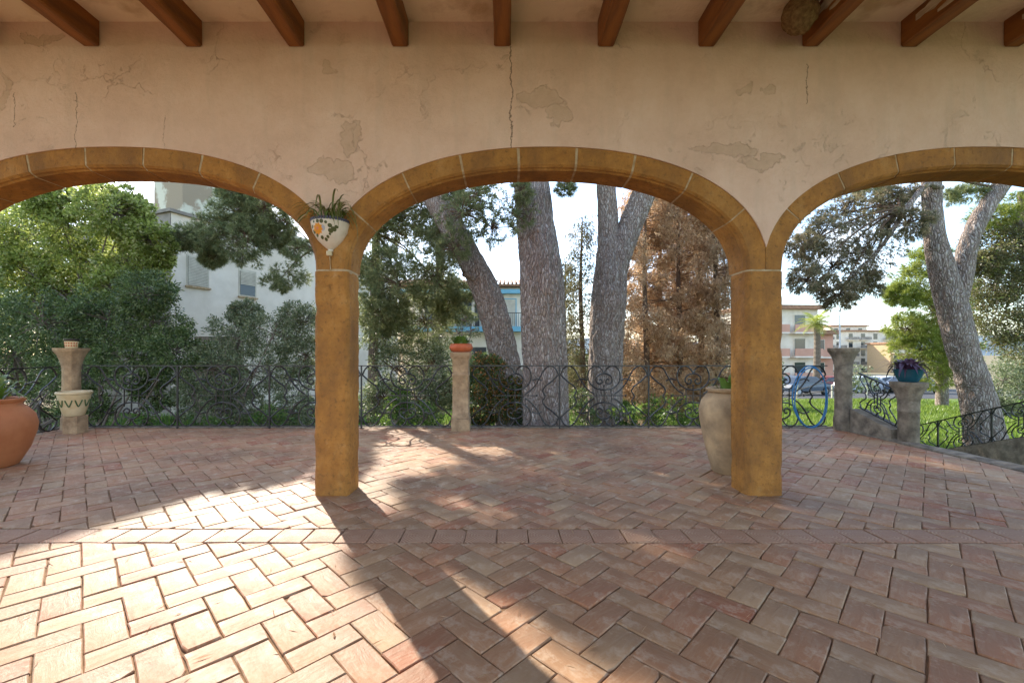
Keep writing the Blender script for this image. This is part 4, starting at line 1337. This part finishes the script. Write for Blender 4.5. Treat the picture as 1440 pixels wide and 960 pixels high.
b = (-11.6, 11.6, -1.0)
tree('broadleaf_tree', b, 'bushy tree with bright sunlit green leaves in front of the house', 'tree',
     [[(-11.6, 11.6, -1.1, .16), (-11.5, 11.6, .5, .13), (-11.2, 11.5, 2, .10), (-10.8, 11.4, 3.6, .06)], [(-11.5, 11.6, .6, .09), (-12.2, 11.5, 1.8, .07), (-12.7, 11.3, 3.2, .03)],
      [(-11.4, 11.55, 1.0, .08), (-10.4, 11.3, 2.2, .06), (-9.7, 11.1, 3.4, .03)]], None, None,
     [(pxclumps([(30, 330, 58), (95, 312, 52), (160, 300, 46), (210, 335, 34), (190, 375, 42), (125, 365, 52), (50, 390, 52), (148, 278, 22), (188, 290, 20), (-40, 350, 60), (-60, 420, 70), (160, 405, 34), (90, 410, 40), (222, 362, 20), (75, 285, 30)], 11.2, 1.0, .6),
       F_leaf(95, 58, .085, .050, 'l_bright', subr=.21), (-11.2, 11.5, 2.2))], None, bark='twig', nseg=14, ring=8)
b = (-19.5, 17.0, -1.15)
tree('broadleaf_tree', b, 'dark rounded tree behind the bushy bright tree', 'tree', [[(-19.5, 17, -1.3, .2), (-19.4, 17, 1, .16), (-19.2, 17, 3, .1)]], None, None,
     [(pxclumps([(-20, 350, 60), (40, 400, 55), (40, 320, 45), (-60, 420, 60), (10, 460, 60), (80, 450, 45), (60, 510, 45), (-30, 520, 60), (110, 500, 40)], 17, 1.0, .6), F_leaf(50, 80, .13, .07, 'l_dark'), (-19.3, 17, 2))], None, bark='twig', nseg=14, ring=8)
shrub('shrub', (-9.3, 9.8, -1.0), 'dark green fine leaved shrub behind the wide left pedestal', pxclumps([(150, 450, 52), (215, 455, 48), (245, 495, 42), (185, 505, 50), (230, 545, 40), (205, 415, 40)], 9.8, .9, .4), F_leaf(95, 70, .068, .03, 'l_dark', subr=.22))
shrub('shrub', (-10.9, 9.9, -1.0), 'tangled grey stemmed shrub beside the dark green shrub', pxclumps([(60, 455, 58), (20, 500, 50), (100, 520, 48), (-30, 450, 60), (50, 565, 42), (120, 570, 36), (110, 450, 40)], 9.9, .8, .4), F_leaf(75, 56, .07, .03, 'l_dark', subr=.22, shell=.5), 12, spread=1.2, r=.045)
shrub('shrub', (-6.5, 10.3, -1.0), 'loose grey green olive like shrub below the house windows', pxclumps([(330, 470, 40), (385, 470, 42), (300, 520, 42), (425, 455, 36), (355, 525, 46), (410, 530, 40), (345, 440, 22), (280, 560, 36), (340, 575, 36), (410, 580, 34), (430, 500, 36)], 10.3, .9, .5), F_leaf(80, 60, .065, .027, 'l_olive', subr=.22), 9)
shrub('shrub', (-.35, 9.2, -1.0), 'low dark shrub with russet tips beside the slim pedestal', pxclumps([(688, 515, 24), (678, 552, 26), (702, 570, 26), (670, 590, 22), (720, 545, 18)], 9.1, .9, .2), F_leaf(44, 70, .055, .03, 'l_red'), 4)
shrub('shrub', (-.95, 8.9, -1.0), 'thin upright pale flowering shrub rising behind the red bowl', pxclumps([(650, 450, 15), (662, 465, 13), (645, 470, 12)], 8.9, .9, .1), F_leaf(16, 14, .05, .02, 'l_olive'), 3, r=.018)
for (xx, yy, rr, lab) in ((3.2, 17.5, 1.5, 'dark hedge bush behind the sparse grey conifers'), (7.0, 18.5, 1.7, 'tall dark hedge bush behind the brown conifers'), (10.2, 19.5, 1.5, 'hedge bush behind the tall worn jar pillar'), (-1.2, 19, 1.4, 'hedge bush in front of the blue trimmed house')):
    shrub('hedge_bush', (xx, yy, bumpy(xx, yy)), lab, [((xx + random.uniform(-1.6, 1.6), yy + random.uniform(-.4, .4), -1.1 + rr * random.uniform(.3, 1.15)), (.95, .8, .8)) for _ in range(9)], F_leaf(60, 46, .11, .055, 'l_dark', subr=.25), 4)
shrub('shrub', (2.0, 9.3, -1.0), 'deep green clipped shrub at the foot of the thick pine', pxclumps([(735, 555, 20), (728, 582, 18), (812, 560, 20), (825, 590, 20)], 9.7, .9, .2), F_leaf(34, 40, .05, .024, 'l_dark'), 3)
shrub('shrub', (16.8, 15.5, -1.1), 'pale silvery shrub on the sunny lawn behind the curving pine', pxclumps([(1412, 535, 34), (1442, 552, 40), (1395, 572, 22), (1442, 505, 30), (1475, 530, 40), (1430, 585, 26)], 15.5, .9, .4), F_leaf(52, 80, .085, .034, 'l_olive'), 5)
shrub('shrub', (12.5, 22.0, -1.5), 'small round grey bush between the two right hand pedestals', pxclumps([(1208, 525, 14), (1222, 540, 12), (1200, 545, 10)], 25, .9, .3), F_leaf(26, 26, .11, .05, 'l_olive'), 3)


# dead conifers
def conifer(base, h, r, label, mat, n, seed, dens=1.0):
    e = empty('dead_conifer', base, label, 'tree', 'withered conifers')
    link('trunk', trunk_mesh('trunk', [(0, 0, -.1, .10), (.03, 0, h * .3, .085), (-.03, .02, h * .65, .06), (.02, 0, h * 1.02, .015)], 14, 10, .06), M['thuja_bark'], e)
    P = []; D = []; br = MB()
    nb = int(150 * dens)
    for i in range(nb):
        z = .5 + (h - .5) * (i + random.random()) / nb
        a = random.uniform(0, 2 * math.pi)
        rad = r * (1.05 - .62 * (z / h)) * random.uniform(.65, 1.2)
        tip = Vector((math.cos(a) * rad, math.sin(a) * rad, z + rad * random.uniform(-.05, .45)))
        st = Vector((0, 0, z - .05))
        md = st.lerp(tip, .55) + Vector((0, 0, -.06))
        br.tube([st, md, tip], [.014, .010, .004], 3, cap=False)
        k = int(n / nb)
        t = rng.random(k) ** .7
        q = np.outer(1 - t, np.array(md)) + np.outer(t, np.array(tip)) + rng.normal(0, .12, (k, 3)) * np.array([1, 1, .9])
        P.append(q); D.append(np.tile(np.array([math.cos(a) * .4, math.sin(a) * .4, -.55]), (k, 1)))
    tag(br.build('branches', M['thuja_bark'], e), kind='stuff')
    P = np.concatenate(P); D = np.concatenate(D)
    link('crown', needle_mesh('crown', P, D, 5, .12, .016, M[mat], .7, .15), None, e)
    return e


for (px_, Y_, h_, r_, lab) in ((908, 12.6, 7.0, 1.35, 'withered brown conifer right beside the forked pine'), (955, 12.9, 7.9, 1.45, 'broad withered brown conifer in the middle of the dead row'),
                               (1008, 12.6, 7.2, 1.35, 'withered brown conifer showing beside the tall worn jar'), (985, 14.4, 8.2, 1.4, 'tallest withered brown conifer standing behind the dead row'),
                               (930, 14.6, 7.6, 1.4, 'withered brown conifer partly hidden behind the one beside the forked pine')):
    conifer(((px_ - 710) * Y_ / 600, Y_, -1.0), h_, r_, lab, 'l_dead', 17000, 1)
for (px_, Y_, h_, r_, lab) in ((818, 13.6, 6.4, .75, 'taller sparse grey conifer between the thick and the forked pine'), (795, 15.2, 5.4, .7, 'shorter sparse grey conifer beside the thick pine trunk')):
    conifer(((px_ - 710) * Y_ / 600, Y_, -1.0), h_, r_, lab, 'l_deadgrey', 3600, 1, .8)


# grass and weeds
def blades(name, n, xr, yr, h, mat, w=.012, dens=None):
    x = rng.uniform(*xr, n); y = yr[0] + (yr[1] - yr[0]) * rng.random(n) ** 1.4
    if dens: k = dens(x, y); x, y = x[k], y[k]
    n = len(x)
    z = np.array([bumpy(a, b) for a, b in zip(x, y)]) - .01
    P = np.stack([x, y, z], 1)
    d = unit(n) * .55; d[:, 2] = 1; d /= np.linalg.norm(d, axis=1)[:, None]
    wv = unit(n); wv[:, 2] = 0
    hh = h * rng.uniform(.5, 1.3, n)[:, None]
    ww = w * (1 + y / 14)[:, None]
    V = np.stack([P - wv * ww, P + wv * ww, P + d * hh], 1).reshape(-1, 3)
    me = np_mesh(name, V, np.arange(3 * n).reshape(-1, 3), False, np.clip(rng.normal(.5, .25, n), 0, 1)); me.materials.append(M[mat])
    o = link(name, me)
    return o


tag(blades('grass', 70000, (6.2, 24), (7.3, 26), .16, 'l_grass'), 'bright green grass of the sunny lawn', 'grass', kind='stuff')
tag(blades('undergrowth', 26000, (-12, 6.5), (7.6, 15), .30, 'l_weed', .016, lambda x, y: np.array([noise.noise(Vector((a * .7, b * .7, 2))) > -.05 for a, b in zip(x, y)])), 'weeds and grass growing under the trees', 'weeds', kind='stuff')
for (px_, py_, r_, Y_) in ((530, 590, 18, 9.2), (600, 585, 20, 9.6), (560, 560, 16, 10.2), (945, 575, 20, 10.2), (985, 580, 18, 9.4), (880, 585, 18, 9.6), (915, 570, 15, 11), (300, 595, 18, 8.8), (380, 590, 20, 8.9), (200, 595, 16, 8.7), (760, 590, 14, 9.8)):
    c = at(px_, py_, Y_)
    shrub('weed_clump', (c.x, c.y, -1.0), 'leafy light green weed clump growing under the railing', [((c.x, c.y, c.z - .05), (r_ * Y_ / 600 * 1.2, .3, r_ * Y_ / 600 * 1.1)), ((c.x + .1, c.y, c.z - .4), (.32, .3, .35))], F_leaf(20, 26, .08, .035, 'l_weed'), 2, group='weed clumps behind the railing', r=.015)


# ------------------------------------------------------------------ buildings
def fbox(parent, name, mat, T, u0, u1, d0, d1, z0, z1):
    """box in a facade frame: u along, d outwards(+ = towards viewer), z up"""
    o, ud, nd = T
    mb = MB()
    vs = []
    for z in (z0, z1):
        for (u, d) in ((u0, d0), (u1, d0), (u1, d1), (u0, d1)):
            p = o + ud * u + nd * d
            vs.append((p.x, p.y, z))
    mb.add(vs, [(0, 3, 2, 1), (4, 5, 6, 7), (0, 1, 5, 4), (1, 2, 6, 5), (2, 3, 7, 6), (3, 0, 4, 7)])
    return mb.build(name, mat, parent)


def frame(o, ang):
    ud = Vector((math.cos(ang), math.sin(ang), 0)); nd = Vector((ud.y, -ud.x, 0))
    return (Vector(o), ud, nd)


# white house at left
hb = Vector((-12.55, 16.0, -1.0))
house = empty('white_house', hb, 'white two storey house with shuttered windows behind the bushy tree', 'house')
aF = math.atan2(.927, .375)
T1 = frame((0, 0, 0), aF)
fbox(house, 'wall', M['white'], T1, 0, 14, 0, -7, -1.2, 7.5)
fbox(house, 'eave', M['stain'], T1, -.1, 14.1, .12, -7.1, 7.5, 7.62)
for (u0, u1, z0, z1, half) in ((.62, 1.36, 4.9, 6.0, 1.0), (2.75, 3.45, 4.75, 5.8, .55), (1.2, 2.0, 1.2, 2.4, 1.0)):
    w = fbox(house, 'window', M['shutter'], T1, u0 - .06, u1 + .06, .02, -.02, z0 - .06, z1 + .06)
    fbox(w, 'pane', M['glass'], T1, u0, u1, .03, .0, z0, z0 + (z1 - z0) * .98)
    zt = z1 - (z1 - z0) * half
    k = 0
    zz = z1
    while zz > zt + .02:
        fbox(w, 'shutter_slat', M['shutter'], T1, u0, u1, .05 + .008, .03, zz - .055, zz - .006); zz -= .06
    fbox(w, 'sill', M['mortar'], T1, u0 - .1, u1 + .1, .10, 0, z0 - .13, z0 - .065)
T2 = frame((0, 0, 0), aF + math.pi / 2)     # side turned to the garden
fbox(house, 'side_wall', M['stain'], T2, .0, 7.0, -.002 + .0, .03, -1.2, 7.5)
fbox(house, 'corner_pipe', M['white'], T2, .05, .17, .14, .03, -1.2, 7.4)
fbox(house, 'drain_pipe', M['metal'], T2, 3.9, 4.02, .14, .03, -1.2, 8.6)
T3 = frame((0, 0, 0), aF)
fbox(house, 'upper_storey', M['peel'], T3, 0.5, 4.4, -.12, -1.9, 7.6, 11.75)
fbox(house, 'parapet', M['white'], T3, 4.6, 13.9, -.1, -.3, 7.62, 8.1)
fbox(house, 'upper_eave', M['rooftile'], T3, .35, 4.6, .02, -2.1, 11.75, 11.9)
# reed screen and garden wall below the house
tag(MB().box(-9.9, -8.4, 13.6, 13.75, -1.1, 1.75).build('reed_fence', M['reed']), 'brown reed screen fence under the white house', 'fence')

# white and pale blue house in the middle
cbx = Vector((-8, 32, -2.0))
cen = empty('blue_trim_house', cbx, 'white house with pale blue balcony and eaves seen between the pine trunks', 'house')
T = frame((0, 0, 0), 0)
fbox(cen, 'wall', M['white'], T, 0, 9.4, 0, -8, -.3, 8.1)
fbox(cen, 'eave_band', M['skyblue'], T, -.2, 9.55, .5, -8.1, 7.6, 7.9)
rf = fbox(cen, 'roof', M['rooftile'], T, -.3, 9.65, .7, -8.2, 8.1, 8.25)
for i in range(33):
    mb = MB().tube([(-.15 + i * .3, -.78, 8.27), (-.15 + i * .3, 3.5, 9.2)], .10, 6); mb.build('roof_tile', M['rooftile'], rf)
fbox(cen, 'balcony_slab', M['skyblue'], T, 0, 9.45, 1.3, .02, 4.75, 5.1)
bal = fbox(cen, 'balcony_rail', M['iron'], T, 0, 9.45, 1.28, 1.24, 6.05, 6.1)
for i in range(70):
    fbox(bal, 'baluster', M['iron'], T, .05 + i * .135, .075 + i * .135, 1.272, 1.248, 5.1, 6.05)
for (u0, u1, z0, z1) in ((2.0, 3.1, 5.1, 7.2), (4.4, 5.5, 5.1, 7.2), (5.75, 6.1, 5.1, 7.2), (7.9, 8.8, 5.1, 7.2), (2.2, 3.2, 1.2, 3.0), (5.4, 6.6, 2.2, 3.6)):
    w = fbox(cen, 'window', M['skyblue'] if u0 > 7 else M['shutter'], T, u0 - .07, u1 + .07, .05, -.02, z0 - .07, z1 + .07)
    fbox(w, 'pane', M['glass'] if u0 < 6.2 else M['shutter'], T, u0, u1, .07, 0, z0, z1)
fbox(cen, 'corner_post', M['white'], T, 9.2, 9.45, 1.28, 1.05, 5.1, 7.6)


def block_of_flats(name, base, ang, W, Dp, z1, floors, bays, label, wallm, balm, roof=.5, fh=2.9):
    e = empty(name, base, label, 'apartment block')
    T = frame((0, 0, 0), ang)
    fbox(e, 'wall', wallm, T, 0, W, 0, -Dp, -1.5, z1)
    fbox(e, 'roof', M['rooftile'], T, -.4, W + .4, .7, -Dp - .4, z1, z1 + roof)
    bw = W / bays
    for f in range(floors):
        zf = z1 - fh * (floors - f)
        for i in range(bays):
            u = i * bw
            w = fbox(e, 'window', M['white'], T, u + bw * .24, u + bw * .62, .06, -.02, zf + .15, zf + 2.25)
            fbox(w, 'pane', M['glass'], T, u + bw * .27, u + bw * .59, .09, 0, zf + .2, zf + 2.2)
            if (i + f) % 3 != 2 or floors < 4:
                bl = fbox(e, 'balcony', M['white'], T, u + bw * .08, u + bw * .92, 1.2, .0, zf - .12, zf + .06)
                fbox(bl, 'balcony_front', balm, T, u + bw * .08, u + bw * .92, 1.2, 1.12, zf + .06, zf + .98)
    return e


block_of_flats('apartment_block', (30.2, 52, -3.2), R(4), 8.4, 10, 9.7, 3, 2, 'white and salmon apartment block beside the palm', M['white'], M['salmon'])
e2 = block_of_flats('apartment_block', (36.6, 55, -3.3), R(-8), 5.2, 10, 6.8, 2, 2, 'lower salmon fronted apartment wing behind the palm trunk', M['salmon'], M['salmon'])
block_of_flats('apartment_block', (111, 150, -5.7), R(0), 26, 14, 14.2, 5, 6, 'long white five storey apartment block with rows of balconies in the distance', M['white'], M['stain'])
block_of_flats('apartment_block', (126, 165, -6), R(0), 14, 12, 17.2, 5, 3, 'taller white block with tiled roof behind the long apartment block', M['white'], M['white'])
block_of_flats('apartment_block', (122, 135, -5.4), R(-6), 7, 10, 9.3, 3, 2, 'small ochre apartment block right of the long white one', M['mortar'], M['shutter'])
block_of_flats('apartment_block', (64, 120, -5.0), R(6), 30, 14, 10.5, 4, 7, 'low white apartment row seen past the corner pedestal', M['white'], M['salmon'])

# street lamp, palm
sl_ = empty('street_lamp', (31.4, 40, gz(31, 40)), 'tall thin grey street lamp beside the palm', 'street lamp')
MB().tube([(0, 0, 0), (0, 0, 3.5), (0, 0, 7.6)], [.09, .075, .055], 10).build('pole', M['metal'], sl_, True)
MB().box(-.75, .1, -.09, .09, 7.55, 7.66).build('lamp_head', M['metal'], sl_)
pm_ = empty('palm_tree', (30.6, 42, gz(30, 42)), 'fan of pale green palm fronds on a ringed trunk before the flats', 'tree')
tp_ = []
for i in range(30):
    tp_.append((.15 * math.sin(i * .08), 0, i * .225, .30 - .002 * i + (.03 if i % 2 else 0)))
MB().tube([t[:3] for t in tp_], [t[3] for t in tp_], 12).build('trunk', M['palmtrunk'], pm_)
top = Vector(tp_[-1][:3])


def frond_mesh(L):
    V = []; Fr = []
    n = 22
    for i in range(n):
        t = (i + .5) / n
        x = L * t * (1 - .12 * t); z = .75 * L * (t * .8 - t * t * .95)
        ll = .55 * math.sin(math.pi * (0.12 + .86 * t))
        for s in (1, -1):
            b0 = len(V)
            V += [(x - .035, 0, z), (x + .035, 0, z), (x + .25 * ll, s * ll, z - .35 * ll)]
            Fr.append((b0, b0 + 1, b0 + 2))
    me = np_mesh('frond', V, Fr, False, rng.uniform(.2, 1, len(Fr))); me.materials.append(M['l_pinelit'])
    return me


frs = [frond_mesh(2.3), frond_mesh(1.9)]
for i in range(30):
    link('frond', frs[i % 2], None, pm_, loc=top, rot=(random.uniform(-.3, .3), R(-55 + 95 * (i / 30)), i * 2.4))


# parked cars
def car(base, rz, label, col, name='parked_car'):
    e = empty(name, base, label, 'car', 'parked cars', rz)
    paint = N('car_paint').fin(col, 0.25, spec=0.5)
    prof = [(-2.1, .35), (-2.12, .62), (-2.0, .86), (-1.75, .93), (-1.15, 1.36), (-.4, 1.46), (.5, 1.42), (1.15, .98), (1.85, .84), (2.08, .68), (2.1, .35)]
    n = len(prof)

    def ring(w, top):
        return [(x, w * (1 - .16 * max(0, z - .9) / .55), z) for x, z in prof]
    L_ = ring(-.86, 0); R_ = [(x, -y, z) for x, y, z in L_]
    MB().add(L_ + R_, [(i, i + 1, n + i + 1, n + i) for i in range(n - 1)] + [tuple(range(n - 1, -1, -1)), tuple(range(n, 2 * n)), (0, n, 2 * n - 1, n - 1)]).build('body', paint, e)
    for s in (-1, 1):
        q = [(-1.45, .97), (-1.05, 1.30), (-.4, 1.38), (.42, 1.35), (.95, .99)]
        MB().add([(x, s * (.868 * (1 - .16 * max(0, z - .9) / .55) + .006), z) for x, z in q], [(0, 1, 2, 3, 4)]).build('side_window', M['glass'], e)
        for wx in (-1.3, 1.3):
            wh = MB().lathe([(.2, -.10), (.32, -.10), (.33, 0), (.32, .10), (.2, .10)], 18).build('wheel', M['rubber'], e, loc=(wx, s * .78, .325), rot=(R(90), 0, 0))
            MB().lathe([(.19, -.105), (.17, .105)], 12).build('rim', M['metal'], wh)
        MB().box(1.9, 2.09, s * .62 - .16, s * .62 + .16, .60, .73).build('headlight', M['metal'], e)
    MB().add([(.56, -.66, 1.40), (.56, .66, 1.40), (1.14, .76, 1.0), (1.14, -.76, 1.0)], [(0, 1, 2, 3)]).build('windscreen', M['glass'], e, loc=(.012, 0, .012))
    MB().add([(-1.18, -.66, 1.34), (-1.18, .66, 1.34), (-1.72, .76, .95), (-1.72, -.76, .95)], [(0, 1, 2, 3)]).build('rear_window', M['glass'], e, loc=(-.012, 0, .012))
    return e


for (px_, Y_, rz_, col, lab) in ((1128, 33, 15, (.06, .085, .12), 'dark blue car parked before the salmon flats'), (1215, 37, 5, (.45, .47, .5), 'silver car parked on the road beyond the corner pedestal'),
                                 (1250, 41, -5, (.6, .6, .6), 'white car parked farther along the road'), (1285, 36, 10, (.12, .15, .20), 'slate blue car parked beyond the teal bowl'),
                                 (1172, 42, 0, (.25, .05, .04), 'dark red car parked near the palm')):
    X_ = (px_ - 710) * Y_ / 600
    car((X_, Y_, gz(X_, Y_) + .02), R(rz_), lab, col)
for i in range(7):      # white barrier along the parking
    X_ = 18.5 + i * 2.2; Y_ = 27.0
    pb_ = empty('barrier_post', (X_, Y_, gz(X_, Y_)), 'short white post of the car park barrier', 'post', 'white posts edging the car park')
    MB().tube([(0, 0, -.1), (0, 0, .85)], .05, 8).build('shaft', M['white'], pb_)
    MB().lathe([(.055, .85), (.06, .87), (.03, .91), (.001, .92)], 8).build('cap', M['white'], pb_)

nl = 900
lx = rng.uniform(-6.8, 5.2, nl); ly = 1.3 + 5.6 * rng.random(nl)
la = rng.uniform(0, 6.283, nl); ln_ = rng.uniform(.03, .09, nl); lw = np.where(rng.random(nl) < .15, .006, .0016)
dv = np.stack([np.cos(la), np.sin(la), np.zeros(nl)], 1); wv_ = np.stack([-np.sin(la), np.cos(la), np.zeros(nl)], 1)
lp = np.stack([lx, ly, np.full(nl, .0065)], 1)
LV = np.stack([lp, lp + dv * (ln_ * .5)[:, None] + wv_ * lw[:, None] + np.array([0, 0, .003]), lp + dv * ln_[:, None], lp + dv * (ln_ * .5)[:, None] - wv_ * lw[:, None]], 1).reshape(-1, 3)
lm = np_mesh('leaf_litter', LV, np.arange(4 * nl).reshape(nl, 4), False, rng.random(nl) * .5); lm.materials.append(M['l_dead'])
tag(link('leaf_litter', lm), 'scattered dry pine needles and leaf scraps on the paving', 'litter', kind='stuff')
